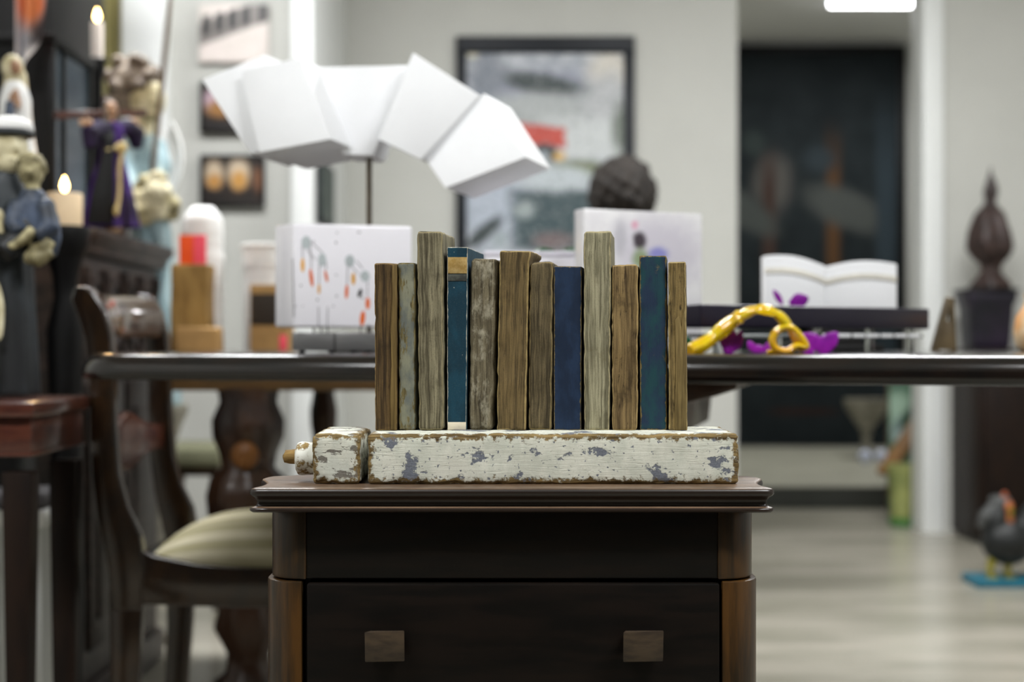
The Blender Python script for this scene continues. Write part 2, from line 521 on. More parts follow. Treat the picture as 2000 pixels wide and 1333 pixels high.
M['olive'] = mat('olive_gold_curtain', (150, 142, 92), 0.8, c2=(120, 112, 70), scale=10, stretch=(6, 1, 0.2))
M['pink'] = mat('dusty_pink_cloth', (176, 150, 142), 0.85, var=0.1)
M['brown_wood'] = worn('weathered_brown_wood', (120, 92, 50), (156, 126, 74), grain=(20, 20, 6), edge=0)
M['cardboard'] = mat('kraft_board', (166, 130, 80), 0.8, var=0.12, scale=20)
M['dark_label'] = mat('dark_brown_panel', (44, 34, 22), 0.7)
M['orange'] = mat('orange_card', (240, 84, 20), 0.7, var=0.03)
M['hotpink'] = mat('pink_card', (246, 84, 104), 0.7, var=0.03)
M['teal'] = mat('teal_base_paint', (22, 96, 116), 0.5, var=0.1)
M['feather'] = mat('dark_painted_feathers', (14, 17, 17), 0.5, c2=(44, 46, 45), scale=40, lo=0.5, hi=0.75)
M['greyfeather'] = mat('grey_painted_hackle', (84, 85, 84), 0.55, c2=(44, 46, 46), scale=40)
M['wattle'] = mat('red_painted_wattle', (150, 60, 42), 0.5, c2=(176, 116, 58), scale=30)
M['legyellow'] = mat('yellow_painted_leg', (150, 140, 40), 0.5)
M['finial'] = mat('dark_carved_finial', (34, 24, 22), 0.5, c2=(62, 46, 42), scale=26, bump=0.4)
M['plinth'] = mat('dark_purple_blue_plinth', (16, 17, 26), 0.45, c2=(34, 24, 42), scale=8)
M['cabinet_brown'] = mat('dark_brown_veneer', (22, 15, 12), 0.45, c2=(32, 21, 15), scale=4, stretch=(10, 10, 2), spec=0.2)
M['amber_plank'] = mat('amber_plank', (136, 98, 50), 0.6, c2=(100, 68, 32), scale=6, stretch=(8, 8, 1))
M['lime'] = mat('lime_ceramic', (150, 154, 92), 0.6, c2=(112, 122, 70), scale=10)
M['silverball'] = mat('pale_glazed_ball', (206, 212, 232), 0.2)
M['grey_stone'] = mat('grey_stoneware', (150, 146, 132), 0.7, c2=(110, 106, 94), scale=14)
M['tube_light'] = mat('fluorescent_tube', (250, 252, 255), 0.4, emit=9, var=0.005)
M['fitting'] = mat('white_enamel_fitting', (235, 235, 235), 0.4, var=0.01)
M['switch'] = mat('dark_switch', (44, 52, 54), 0.5)
M['hair'] = mat('dark_brown_hair', (40, 33, 27), 0.8, c2=(22, 18, 15), scale=60, bump=0.8)
M['skin'] = mat('skin', (196, 148, 120), 0.5, var=0.05)
M['shirt'] = mat('charcoal_shirt', (52, 54, 58), 0.85, var=0.1)
M['trouser'] = mat('navy_trousers', (36, 40, 56), 0.85, var=0.1)
M['shoe'] = mat('black_shoe', (20, 20, 20), 0.5)
M['print_orange'] = mat('orange_pendant', (214, 96, 20), 0.4, var=0.1)
M['print_gold'] = mat('gold_pendant', (216, 156, 40), 0.4, var=0.1)
M['print_grey'] = mat('grey_disc', (176, 184, 186), 0.5, var=0.1)
M['print_black'] = mat('black_fleck', (40, 40, 40), 0.6)
M['wire'] = mat('dark_wire', (70, 66, 66), 0.4, metal=0.5)

def struct(name, mb, m, parent=None, **k):
    o = mb.build(name, m, parent, **k)
    if parent is None: o['kind'] = 'structure'
    return o

# ================================================================== THE ROOM
CEIL = 2.75
WY = 5.85
struct('floor', MB().box(-2.3, 3.4, -1.7, 6.72, -0.08, 0.0), M['floor'])
plat = struct('floor_platform', MB().box(0.5, 3.4, 6.72, 9.3, -0.08, 0.106), M['step_top'])
struct('riser', MB().box(0.5, 3.4, 6.705, 6.7195, 0.0, 0.100), M['step'], plat)
struct('ceiling', MB().box(-2.3, 3.4, -1.7, 9.3, CEIL, CEIL + 0.08), M['ceiling'])
OX0, OX1 = X(1440, WY), X(1800, WY)
struct('wall_back', MB().box(-0.83, OX0, WY, WY + 0.14, 0, CEIL), M['wall'])
struct('wall_right_of_opening', MB().box(OX1 + 0.05, 3.4, WY, WY + 0.14, 0, CEIL), M['wall'])
struct('wall_left_bay', MB().box(-2.3, X(568, 5.0), 5.0, 5.14, 0, CEIL), M['wall'])
struct('wall_return', MB().box(X(568, 4.9), X(612, 4.9), 4.9, WY + 0.1, 0, CEIL), M['wall_white'], bevel=0.004)
struct('wall_left', MB().box(-2.38, -2.3, -1.7, 5.1, 0, CEIL), M['wall'])
struct('wall_right', MB().box(3.4, 3.48, -1.7, 9.3, 0, CEIL), M['wall'])
struct('wall_front', MB().box(-2.3, 3.4, -1.78, -1.7, 0, CEIL), mat('dark_unseen_wall', (52, 48, 44), 0.8))  # unseen wall behind the camera, made dark to cut reflections and front fill
struct('wall_alcove_left', MB().box(0.42, 0.5, WY + 0.14, 9.3, 0, CEIL), M['wall'])
struct('wall_alcove_back', MB().box(0.42, 3.4, 9.3, 9.38, 0, CEIL), M['wall'])
struct('trim_1', MB().box(OX1, OX1 + 0.085, WY - 0.02, WY + 0.15, 0, CEIL), M['wall_white'], bevel=0.004)
struct('trim_2', MB().box(X(240, 4.98), X(330, 4.98), 4.96, 5.0, 0, 2.3), M['wall_white'], bevel=0.006)
struct('baseboard_back', MB().box(X(612, 5.8), OX0, WY - 0.015, WY, 0, 0.09), M['wall_white'], bevel=0.003)

def ceiling_light(x, y, label, along='x', watts=LIGHT_W, L=1.2):
    t = thing('ceiling_light', (x, y, CEIL - 0.075), label, 'ceiling light', 'fluorescent ceiling lights')
    dx, dy = (L / 2, 0.09) if along == 'x' else (0.09, L / 2)
    MB().box(x - dx, x + dx, y - dy, y + dy, CEIL - 0.035, CEIL).build('housing', M['fitting'], t, bevel=0.006)
    for s in (-0.045, 0.045):
        m = MB()
        if along == 'x': m.tube([(x - dx + .02, y + s, CEIL - 0.052), (x + dx - .02, y + s, CEIL - 0.052)], 0.016)
        else: m.tube([(x + s, y - dy + .02, CEIL - 0.052), (x + s, y + dy - .02, CEIL - 0.052)], 0.016)
        m.build('tube', M['tube_light'], t)
    ld = bpy.data.lights.new('lamp_glow', 'AREA'); ld.energy = watts; ld.shape = 'RECTANGLE'
    ld.size, ld.size_y = (L, 0.18) if along == 'x' else (0.18, L)
    ld.color = (0.98, 0.99, 1.0)
    lo = bpy.data.objects.new('lamp_glow', ld); col.objects.link(lo); lo.parent = t
    lo.location = (0, 0, -0.02)
    return t
for x, y, wh in [(-1.1, 0.35, 'in front of the console table'), (1.3, 0.35, 'over the open floor before the cabinet'), (-0.9, 3.55, 'over the oak table with bulbous legs'), (1.35, 3.75, 'over the seated person')]:
    ceiling_light(x, y, 'twin tube fluorescent ceiling light ' + wh, 'x', LIGHT_W * ((0.8 if x < 0 else 1.2) if y < 1 else 1.18))
ceiling_light(X(1725, 8.0), 8.0, 'fluorescent light on the alcove ceiling beyond the wall opening', 'x', 17, 0.62)

# ================================================================== FOREGROUND CABINET
ZT = Z(955, 1.2)
half = [(0.2046, 1.2000), (0.2150, 1.2003), (0.2200, 1.2020), (0.2225, 1.2070), (0.2205, 1.2150), (0.2172, 1.228), (0.2160, 1.243),
        (0.2180, 1.258), (0.2225, 1.271), (0.2262, 1.283), (0.2275, 1.293), (0.2262, 1.303), (0.2225, 1.311), (0.2150, 1.316), (0.2070, 1.319),
        (0.195, 1.332), (0.183, 1.365), (0.174, 1.41), (0.160, 1.447), (0.120, 1.455)]
outline = [(-x, y) for x, y in reversed(half)] + half
def inset_loop(pts, d, z):
    n = len(pts); out = []
    for i in range(n):
        a = Vector(pts[i - 1]); b = Vector(pts[i]); c = Vector(pts[(i + 1) % n])
        t = ((b - a).normalized() + (c - b).normalized())
        t = t.normalized() if t.length > 1e-6 else (c - b).normalized()
        nrm = Vector((-t.y, t.x))
        q = b + nrm * d
        out.append(Vector((q.x, q.y, z)))
    return out
cab = thing('bedside_cabinet', (0, 1.33, 0), 'small dark brown wooden cabinet with square pulls under the block books', 'cabinet')
prof = [(0.0040, 0), (0.0012, -0.0008), (0.0, -0.0028), (0.0, -0.0052), (0.0016, -0.0068), (0.0046, -0.0085), (0.0062, -0.011), (0.0062, -0.0138), (0.0044, -0.0158),
        (0.0012, -0.0166), (0.0, -0.0176), (0.0, -0.0192), (0.0016, -0.0204), (0.006, -0.0208)]
tb = MB().rings([inset_loop(outline, d, ZT + z) for d, z in reversed(prof)])
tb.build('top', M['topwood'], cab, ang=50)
ZB0, ZB1 = ZT - 0.0208, Z(1135, 1.215)
def body_plan(hw, yf, yb=1.42, r=0.03):
    pts = [(-hw, yb), (-hw, yf + r)]
    for k in range(1, 7):
        a = math.pi * (0.5 * k / 6)
        pts.append((-hw + r * (1 - math.cos(a)), yf + r * (1 - math.sin(a))))
    return pts
def post(hw, yf, z0, z1, side, nm, w=0.0335, m='amberwood'):
    r = 0.03
    pts = body_plan(hw, yf, 1.30, r) + [(-hw + w, yf), (-hw + w, 1.30)]
    pts = [Vector((x * (-side), y, 0)) for x, y in pts]
    MB().prism([p + Vector((0, 0, z0)) for p in pts], (0, 0, z1 - z0)).build(nm, M[m], cab, ang=35, bevel=0.0012, segs=2)
MB().box(-0.200, 0.200, 1.235, 1.42, 0.03, ZB0 + 0.001).build('carcass', M['darkwood'], cab)
for s in (-1, 1):
    post(0.2095, 1.2150, ZB1 + 0.001, ZB0 + 0.001, s, 'corner_post')
    post(0.2128, 1.2120, 0.045, ZB1 - 0.0005, s, 'corner_post')
MB().box(-0.1765, 0.1765, 1.2165, 1.24, ZB1 + 0.0015, ZB0).build('frieze_panel', M['darkwood'], cab, bevel=0.0012)
zz = ZB1 - 0.002
for k in range(3):
    z1, z0 = zz, zz - 0.172
    dr = MB().box(-0.1750, 0.1770, 1.2115, 1.238, z0, z1).build('drawer', M['darkwood'], cab, bevel=0.0018)
    for px0, px1 in ((712, 790), (1217, 1296)):
        x0, x1 = X(px0, 1.196), X(px1, 1.196)
        zc1 = z1 - (Z(1141, 1.2) - Z(1229, 1.196)); zc0 = zc1 - 0.0268
        ty = 1.194
        m = MB()
        vs = [(x0 + .003, 1.2125, zc0 + .004), (x1 - .003, 1.2125, zc0 + .004), (x1 - .003, 1.2125, zc1 - .003), (x0 + .003, 1.2125, zc1 - .003),
              (x0, ty + .004, zc0), (x1, ty + .004, zc0 + .0006), (x1, ty, zc1 + .0008), (x0, ty, zc1 - .0006)]
        m.add(vs, [(0, 1, 2, 3), (4, 5, 6, 7), (0, 4, 5, 1), (1, 5, 6, 2), (2, 6, 7, 3), (3, 7, 4, 0)])
        m.build('pull', M['pull'], dr, bevel=0.0009)
    zz = z0 - 0.004
MB().box(-0.206, 0.206, 1.219, 1.42, 0.0, 0.045).build('plinth', M['darkwood'], cab, bevel=0.003)

# ================================================================== WHITE WORN BEAM LYING ON THE CABINET
M['beam'] = timber('flaking_cream_paint', (104, 82, 46), (160, 136, 88), paint=(212, 212, 198), paint2=(198, 200, 186), cover=0.67, under=(98, 102, 110), wear=8.0, seed=1.3, along=0, pscale=52,
                   pstretch=(0.8, 1, 1), chipspot=0.095, soft=0.012, bump=0.6)
M['beam_end'] = timber('flaking_cream_paint_end', (100, 78, 42), (160, 136, 88), paint=(212, 212, 198), paint2=(198, 200, 188), cover=0.63, under=(104, 100, 92), wear=7.5, seed=4.7, along=0, pscale=70,
                   pstretch=(0.6, 1, 1.3), chipspot=0.08, soft=0.012, bump=0.6)
BY, BZ0, BZ1 = 1.236, ZT - 0.0002, Z(848, 1.236)
def block_at(x0, y0, z0): return lambda p: Vector((x0 + p.x, y0 + p.y, z0 + p.z))
b = rbox('beam_block', (X(1444, BY) - X(718, BY), 0.108, BZ1 - BZ0), 0.0036, block_at(X(718, BY), BY, BZ0), M['beam'], base=((X(718, BY) + X(1444, BY)) / 2, BY + 0.054, BZ0), wob=0.0007, chip=0.0045, cell=0.0042, seed=2)
tag(b, 'long cream-painted timber block with flaking paint lying flat under the upright block books', 'timber block')
et = thing('beam_end', (X(660, BY), BY + 0.05, BZ0), 'short cream-painted timber block with round collar and stub, beside a saw gap', 'timber block')
rbox('block', (X(704, BY) - X(609, BY), 0.100, BZ1 - BZ0), 0.0042, block_at(X(609, BY), BY, BZ0), M['beam_end'], et, wob=0.0009, chip=0.0055, seed=5)
zc = Z(893, 1.28)
M['collar'] = worn('chipped_white_collar', (120, 96, 54), (160, 136, 84), paint=(222, 222, 212), cover=0.62, pscale=90, stretch=(1, 1, 1), edge=0, seed=3)
MB().lathe([(0.0105, X(579, 1.265)), (0.0142, X(583, 1.265)), (0.0150, X(590, 1.265)), (0.0148, X(600, 1.265)), (0.0140, X(615, 1.265))], (0, 1.265, zc), 20, axis='X').build(
    'collar', M['collar'], et, wobble=0.0008, wscale=160, ang=60)
M['stub'] = worn('bare_splintered_wood', (108, 82, 44), (168, 140, 84), grain=(6, 70, 70), edge=0)
MB().lathe([(0.0030, X(553, 1.26)), (0.0056, X(556, 1.26)), (0.0066, X(564, 1.26)), (0.0070, X(585, 1.26))], (0, 1.262, zc + 0.002), 12, axis='X').build(
    'stub', M['stub'], et, wobble=0.0018, wscale=210, ang=60)

# ================================================================== THE BLOCK BOOKS
D0 = 1.285
YAW = math.radians(-7.0)
BOOKZ = BZ1 - 0.0002
W = worn
T = timber
bmats = [
    T('book_oiled_brown', (66, 50, 28), (110, 87, 52), seed=1.0, edgec=(150, 124, 78), edgew=1.0),
    T('book_peeling_sage', (104, 92, 54), (152, 138, 92), paint=(98, 102, 96), paint2=(128, 128, 108), cover=0.64, wear=2.2, seed=2.0, pscale=85, pstretch=(1.6, 1, 0.4), chipspot=0.05),
    T('book_weathered_grey', (92, 84, 62), (150, 142, 114), seed=3.0, blotch=0.55, speck=0.5, edgec=(150, 138, 104), edgew=1.4),
    T('book_teal_cloth', (196, 190, 170), (220, 214, 196), paint=(18, 58, 74), paint2=(13, 46, 60), cover=0.99, wear=0.9, seed=4.0, chipspot=0.02, bump=0.25, blotch=0.1, crack=0),
    T('book_mottled_grey', (78, 68, 48), (138, 128, 102), paint=(150, 144, 124), cover=0.36, wear=4.5, seed=5.0, pscale=110, pstretch=(1, 1, 0.5), soft=0.1, speck=0.55),
    T('book_warm_brown', (82, 68, 42), (126, 106, 68), seed=6.0, edgec=(168, 146, 96), edgew=1.4, blotch=0.35),
    T('book_dark_umber', (76, 66, 44), (120, 106, 76), seed=7.0, blotch=0.6, speck=0.55, edgec=(140, 122, 82), edgew=1.4),
    T('book_navy_paint', (112, 96, 62), (150, 132, 92), paint=(18, 33, 54), paint2=(27, 45, 70), cover=0.98, wear=1.5, seed=8.0, chipspot=0.0, bump=0.3),
    T('book_pale_grey', (116, 110, 84), (170, 164, 134), seed=9.0, blotch=0.4, stain=(96, 84, 54), edgec=(176, 164, 126), edgew=1.4),
    T('book_tan_knotty', (96, 76, 46), (148, 124, 82), seed=10.0, blotch=0.75, crack=1.0, edgec=(176, 150, 100), edgew=1.3, grain=420),
    T('book_teal_rubbed', (112, 94, 54), (156, 136, 86), paint=(24, 60, 66), paint2=(28, 44, 66), cover=0.90, wear=2.0, seed=11.0, pscale=60, chipspot=0.01, soft=0.06),
    T('book_split_olive', (92, 76, 42), (142, 120, 74), seed=12.0, crack=1.0, edgec=(170, 150, 102), edgew=1.4),
]
# px left/right at the foot, px left/right at the head, top y, depth, label
books = [
    (732, 775, 730, 776, 514, 0.070, 'oiled brown upright wooden block book next to a peeling sage one'),
    (778, 812, 776, 812, 513, 0.066, 'narrow upright wooden block book with peeling sage grey paint'),
    (817, 868, 813, 865, 452, 0.068, 'tall weathered grey block book beside the teal cloth spine'),
    (873, 911, 873, 914, 483, 0.105, 'thin dark teal book with a tan band and chipped cream edges'),
    (915, 964, 918, 973, 505, 0.064, 'mottled grey-brown block book leaning between teal book and brown block'),
    (969, 1027, 975, 1034, 490, 0.068, 'warm brown block book with a flared lip at its head'),
    (1030, 1078, 1033, 1081, 511, 0.066, 'dark umber block book beside the navy blue one'),
    (1081, 1136, 1081, 1137, 520, 0.066, 'navy blue painted upright block book'),
    (1140, 1191, 1139, 1194, 452, 0.068, 'tall pale grey block book beside the navy blue one'),
    (1195, 1246, 1194, 1247, 517, 0.066, 'tan upright block book with knotty gouged grain'),
    (1250, 1304, 1248, 1303, 499, 0.066, 'dark teal painted block book with rubbed tan edges'),
    (1305, 1342, 1304, 1340, 512, 0.064, 'split olive brown block book at the row end next to teal block'),
]
cy, sy = math.cos(YAW), math.sin(YAW)
for i, (f0, f1, h0, h1, ty, dep, label) in enumerate(books):
    z1 = Z(ty, D0)
    hh = z1 - BOOKZ
    xb0, xb1, xt0, xt1 = X(f0, D0), X(f1, D0), X(h0, D0), X(h1, D0)
    gap = 0.0002
    def corner(u, v, w):
        # u across spine, v depth, w height
        x0 = xb0 * (1 - w) + xt0 * w; x1 = xb1 * (1 - w) + xt1 * w
        x = (x0 + gap) * (1 - u) + (x1 - gap) * u
        y = D0 + (0.002 * math.sin(i * 2.1))
        x -= sy * dep * v
        y += cy * dep * v
        return Vector((x, y, BOOKZ + hh * w))
    base = Vector(((xb0 + xb1) / 2 - sy * dep / 2, D0 + dep / 2, BOOKZ))
    ww = (xb1 - xb0 + xt1 - xt0) / 2 - 2 * gap
    def mapb(p):
        u, v, w = p.x / ww, p.y / dep, p.z / hh
        if i == 5:
            fl = min(max((w - 0.94) / 0.035, 0), 1)
            u = u * (1 + fl * (0.06 + 0.10 * v))
        return corner(u, v, w)
    rr = [0.0016, 0.0020, 0.0034, 0.0008, 0.0042, 0.0018, 0.0038, 0.0012, 0.0024, 0.0020, 0.0018, 0.0018][i]
    wb = [0.0004, 0.0006, 0.0009, 0.0002, 0.0010, 0.0007, 0.0009, 0.0002, 0.0006, 0.0008, 0.0004, 0.0008][i]
    ch = [0.0020, 0.0026, 0.0026, 0.0006, 0.0030, 0.0024, 0.0030, 0.0008, 0.0030, 0.0026, 0.0016, 0.0034][i]
    if i == 3:
        t = thing('block_book', base, label, 'book', 'block books standing in a row')
        rbox('cover', (ww, dep, hh), rr, mapb, bmats[i], t, wob=wb, chip=ch, seed=i)
        def onfront(u0, u1, w0, w1, nm, mt, off=0.0005):
            q = [corner(u0, 0, w0), corner(u1, 0, w0), corner(u1, 0, w1), corner(u0, 0, w1)]
            MB().prism([p + Vector((0, -off, 0)) for p in q], (0, off + 0.001, 0)).build(nm, mt, t, bevel=0.0002)
        tanm = W('tan_band_label', (150, 120, 62), (190, 164, 110), seed=4.4, grain=(90, 90, 90), edge=0)
        onfront(0.03, 0.97, 0.856, 0.945, 'spine_band', tanm)
        onfront(0.03, 0.97, 0.815, 0.852, 'rubbed_band', mat('rubbed_dark_cloth', (60, 62, 56), 0.8, var=0.4, scale=160), 0.0003)
        onfront(0.03, 0.99, 0.004, 0.046, 'foot_patch', mat('bare_cream_board', (214, 204, 180), 0.8, c2=(140, 112, 70), scale=90, lo=0.5, hi=0.8))
    else:
        b = rbox('block_book', (ww, dep, hh), rr, mapb, bmats[i], base=base, wob=wb, chip=ch, seed=i)
        tag(b, label, 'book', 'block books standing in a row')
        if i == 0:     # the raw split strip down its edge
            q = [corner(0.74, 0, 0.002), corner(0.99, 0, 0.002), corner(1.0, 0, 0.99), corner(0.78, 0, 0.985), corner(0.80, 0, 0.8), corner(0.72, 0, 0.6), corner(0.77, 0, 0.4), corner(0.71, 0, 0.2)]
            MB().prism([p + Vector((0, -0.0012, 0)) for p in q], (0, 0.003, 0)).build('split_edge', W('raw_split_wood', (76, 60, 30), (128, 106, 62), seed=1.5, grain=(400, 200, 12), edge=0), b, bevel=0.0004)
        if i == 11:
            q = [corner(0.34, 0, 0.002), corner(0.97, 0, 0.002), corner(0.98, 0, 0.56), corner(0.80, 0, 0.72), corner(0.74, 0, 0.60), corner(0.60, 0, 0.68), corner(0.36, 0, 0.655), corner(0.40, 0, 0.4)]
            MB().prism([p + Vector((0, -0.0008, 0)) for p in q], (0, 0.003, 0)).build('split_sliver', W('pale_split_wood', (88, 72, 40), (140, 120, 76), seed=2.5, grain=(400, 200, 12), edge=0), b, bevel=0.0004)

# ================================================================== LONG TABLE
A = math.radians(14.0)
TU = Vector((math.cos(A), -math.sin(A), 0)); TV = Vector((math.sin(A), math.cos(A), 0))
TC = Vector((-0.640, 1.985, 0))
TL, TW, TZ, TT = 1.72, 0.86, 0.773, 0.037
def tp(s, v, z): return TC + TU * s + TV * v + Vector((0, 0, z))
tab = thing('dining_table', tp(TL / 2, TW / 2, 0), 'long polished dark mahogany table with rounded edge standing behind the cabinet', 'table')
def round_rect(l, w, r, inset, z, n=8):
    pts = []
    for cx_, cy_, a0 in ((l - r, w - r, 0), (r, w - r, 90), (r, r, 180), (l - r, r, 270)):
        for k in range(n + 1):
            a = math.radians(a0 + 90 * k / n)
            pts.append(tp(cx_ + (r - inset) * math.cos(a), cy_ + (r - inset) * math.sin(a), z))
    return pts
tprof = [(0.020, -0.037), (0.006, -0.0365), (0.001, -0.032), (0, -0.026), (0.001, -0.019), (0.004, -0.012), (0.009, -0.0055), (0.015, -0.002), (0.024, 0)]
MB().rings([round_rect(TL, TW, 0.10, i_, TZ + z_) for i_, z_ in tprof]).build('table_top', M['table'], tab, ang=50)
def ped(s, v):
    c = tp(s, v, 0)
    MB().lathe([(0.05, 0.05), (0.07, 0.09), (0.055, 0.13), (0.03, 0.17), (0.045, 0.24), (0.066, 0.34), (0.05, 0.46), (0.03, 0.52), (0.04, 0.56), (0.05, 0.60), (0.05, 0.66)], c, 24).build('pedestal', M['leg'], tab)
    for sg in (-1, 1):
        q = [tp(s, v + sg * 0.02, 0.0), tp(s, v + sg * 0.30, 0.0), tp(s, v + sg * 0.30, 0.03), tp(s, v + sg * 0.12, 0.055), tp(s, v + sg * 0.02, 0.11)]
        MB().prism([p - TU * 0.02 for p in q], TU * 0.04).build('foot', M['leg'], tab, bevel=0.005)
    q = [(-0.14, 0), (0.14, 0), (0.14, -0.012), (0.11, -0.022), (0.06, -0.034), (0.055, -0.08), (-0.055, -0.08), (-0.06, -0.034), (-0.11, -0.022), (-0.14, -0.012)]
    MB().prism([tp(s + a, v - 0.22, TZ - TT + z) for a, z in q], TV * 0.44).build('cleat', M['leg'], tab, bevel=0.003)
ped(0.56, 0.44)
ped(0.79, 0.40)

# ================================================================== ARMCHAIR AT THE TABLE END (profile, facing right)
CD = 2.27
chair = thing('dining_chair', (X(430, CD), CD + 0.2, 0), 'curved walnut dining chair with striped cream seat at the table end', 'chair')
def cpt(px, py, dd): 
    q = P(px, py, CD); return Vector((q.x, CD + dd, q.z))
CW = 0.40
stile = [(140, 572, 30), (158, 578, 50), (176, 612, 56), (190, 660, 54), (196, 730, 50), (197, 820, 51), (203, 930, 54), (216, 1000, 62), (236, 1056, 76), (246, 1110, 74), (246, 1196, 62)]
def stile_mesh(dd, th=0.030):
    m = MB(); rs = []
    pts = [Vector((a, b_)) for a, b_, w in stile]
    for k, (a, b_, w) in enumerate(stile):
        p0 = pts[max(k - 1, 0)]; p1 = pts[min(k + 1, len(stile) - 1)]
        t = (p1 - p0).normalized(); n = Vector((-t.y, t.x))
        l = pts[k] + n * w / 2; r = pts[k] - n * w / 2
        rs.append([cpt(l.x, l.y, dd), cpt(l.x, l.y, dd + th), cpt(r.x, r.y, dd + th), cpt(r.x, r.y, dd)])
    return m.rings(rs)
# far stile stands a little further back so that the pair splays
for dd in (0.0, CW - 0.03):
    stile_mesh(dd).build('stile', M['chair'], chair, bevel=0.006, segs=3)
# seat rails
def rail_side(dd):
    q = [(240, 1058), (262, 1072), (300, 1088), (380, 1104), (460, 1110), (560, 1112), (700, 1110), (790, 1104), (790, 1186), (640, 1190), (480, 1190), (360, 1186), (262, 1182), (240, 1180)]
    MB().prism([cpt(a, b_, dd + 0.0025) for a, b_ in q], (0, 0.025, 0)).build('seat_rail', M['chair'], chair, bevel=0.004)
rail_side(0.0); rail_side(CW - 0.03)
xr = cpt(230, 1100, 0).x; xf = cpt(775, 1100, 0).x
zr1, zr0 = cpt(0, 1104, 0).z, cpt(0, 1182, 0).z
for xx in (xr, xf):
    MB().box(xx - 0.005, xx + 0.022, CD + 0.02, CD + CW - 0.02, zr0, zr1 - 0.004).build('seat_rail', M['chair'], chair, bevel=0.003)
# legs
def cleg(path, dd):
    m = MB(); rs = []
    for (x, z, w) in path:
        rs.append([Vector((x - w / 2, CD + dd + .002, z)), Vector((x + w / 2, CD + dd + .002, z)), Vector((x + w / 2, CD + dd + 0.028, z)), Vector((x - w / 2, CD + dd + 0.028, z))])
    m.rings(rs).build('leg', M['chair'], chair, bevel=0.004)
xl = cpt(245, 1180, 0).x
for dd in (0, CW - 0.03):
    cleg([(xl - 0.035, 0, 0.036), (xl - 0.012, 0.12, 0.040), (xl - 0.002, 0.26, 0.046), (xl, zr0 + 0.03, 0.056)], dd)
    x2 = cpt(768, 1180, 0).x
    cleg([(x2 + 0.05, 0, 0.034), (x2 + 0.028, 0.12, 0.040), (x2 + 0.006, 0.27, 0.046), (x2, zr0 + 0.03, 0.052)], dd)
# seat pad, domed, striped fore and aft
def seat_mat():
    t = NT('striped_seat_cloth')
    s = t.xyz()
    w = t.math('SINE', t.math('MULTIPLY', s[1], 150.0)); w2 = t.math('SINE', t.math('ADD', t.math('MULTIPLY', s[1], 61.0), 1.0))
    c = t.mix(t.step(w, -0.2, 0.5), lin((222, 214, 184)), lin((186, 178, 140)))
    c = t.mix(t.math('MULTIPLY', t.step(w2, 0.1, 0.7), 0.6), c, lin((150, 142, 102)))
    t.link(c, t.b.inputs['Base Color']); t.set(Roughness=0.85, Specular_IOR_Level=0.2)
    return t.m
xs0, xs1 = cpt(262, 1100, 0).x, cpt(772, 1100, 0).x
def pad(u, v):
    x = xs0 + (xs1 - xs0) * u; y = CD + 0.012 + (CW - 0.024) * v
    e = (1 - abs(2 * u - 1) ** 3.0) * (1 - abs(2 * v - 1) ** 2.6)
    return Vector((x, y, zr1 - 0.012 + 0.075 * max(e, 0) ** 0.62 + (0.012 if u < 0.5 else 0) * (1 - 2 * u) * 0))
MB().sheet(pad, 28, 24, (0, 0, -0.02)).build('seat_pad', seat_mat(), chair, ang=80)
# tablet top rail with rolled profile
trs = []
for k in range(11):
    v = k / 10
    bow = -0.030 * math.sin(math.pi * v)
    ring = []
    for (a, b_) in ((196, 568), (214, 562), (232, 572), (246, 600), (250, 632), (246, 652), (236, 650), (234, 628), (226, 604), (214, 588), (200, 584)):
        q = cpt(a - 40, b_ + 6, 0)
        ring.append(Vector((q.x + bow, CD + 0.02 + (CW - 0.04) * v, q.z)))
    trs.append(ring)
MB().rings(trs).build('top_rail', mat('polished_walnut_sheen', (70, 52, 40), 0.12, c2=(90, 68, 52), scale=5, stretch=(10, 2, 10), coat=1.0), chair, ang=50)  # walnut lightened so its colour carries the rail's highlights
mr = []
for k in range(9):
    v = k / 8
    q = cpt(203, 880, 0); bow = -0.02 * math.sin(math.pi * v)
    hh = 0.022 + 0.03 * math.exp(-((v - 0.5) / 0.2) ** 2)
    mr.append([Vector((q.x + bow - 0.008, CD + 0.02 + (CW - 0.04) * v, q.z - hh)), Vector((q.x + bow + 0.008, CD + 0.02 + (CW - 0.04) * v, q.z - hh)),
               Vector((q.x + bow + 0.008, CD + 0.02 + (CW - 0.04) * v, q.z + hh)), Vector((q.x + bow - 0.008, CD + 0.02 + (CW - 0.04) * v, q.z + hh))])
MB().rings(mr).build('mid_rail', M['redwood'], chair, bevel=0.003)

# ================================================================== WHITE FACETED SCULPTURE ON A ROD
SD = 2.12
sc = thing('block_sculpture', (X(721, SD), SD + 0.03, TZ), 'white sculpture of five tilted cuboids fused on a slim steel rod', 'sculpture')
def cub(quad, d, off, ddep=None):
    pts = []
    for k, (a, b_) in enumerate(quad):
        dd = d + (ddep[k] if ddep else 0)
        pts.append(P(a, b_, dd))
    MB().prism(pts, off).build('cuboid', M['white'], sc, bevel=0.0025, segs=2)
cub([(393, 155), (517, 105), (600, 262), (489, 303)], SD + 0.035, (0.045, 0.09, -0.008), [0.02, 0.02, 0.0, 0.0])
cub([(470, 138), (585, 111), (646, 272), (505, 299)], SD + 0.0, (0.055, 0.11, -0.012), [0.035, 0.01, -0.02, 0.0])
cub([(618, 131), (800, 127), (729, 304), (668, 302)], SD + 0.035, (0.01, 0.09, 0.0), [0.015, 0.015, -0.005, -0.005])
cub([(806, 102), (938, 187), (822, 313), (738, 272)], SD + 0.0, (0.012, 0.10, 0.006), [0.012, 0.022, -0.008, -0.018])
cub([(945, 181), (1028, 307), (869, 368), (829, 309)], SD + 0.0, (0.040, 0.10, -0.006), [0.03, -0.005, -0.02, 0.012])
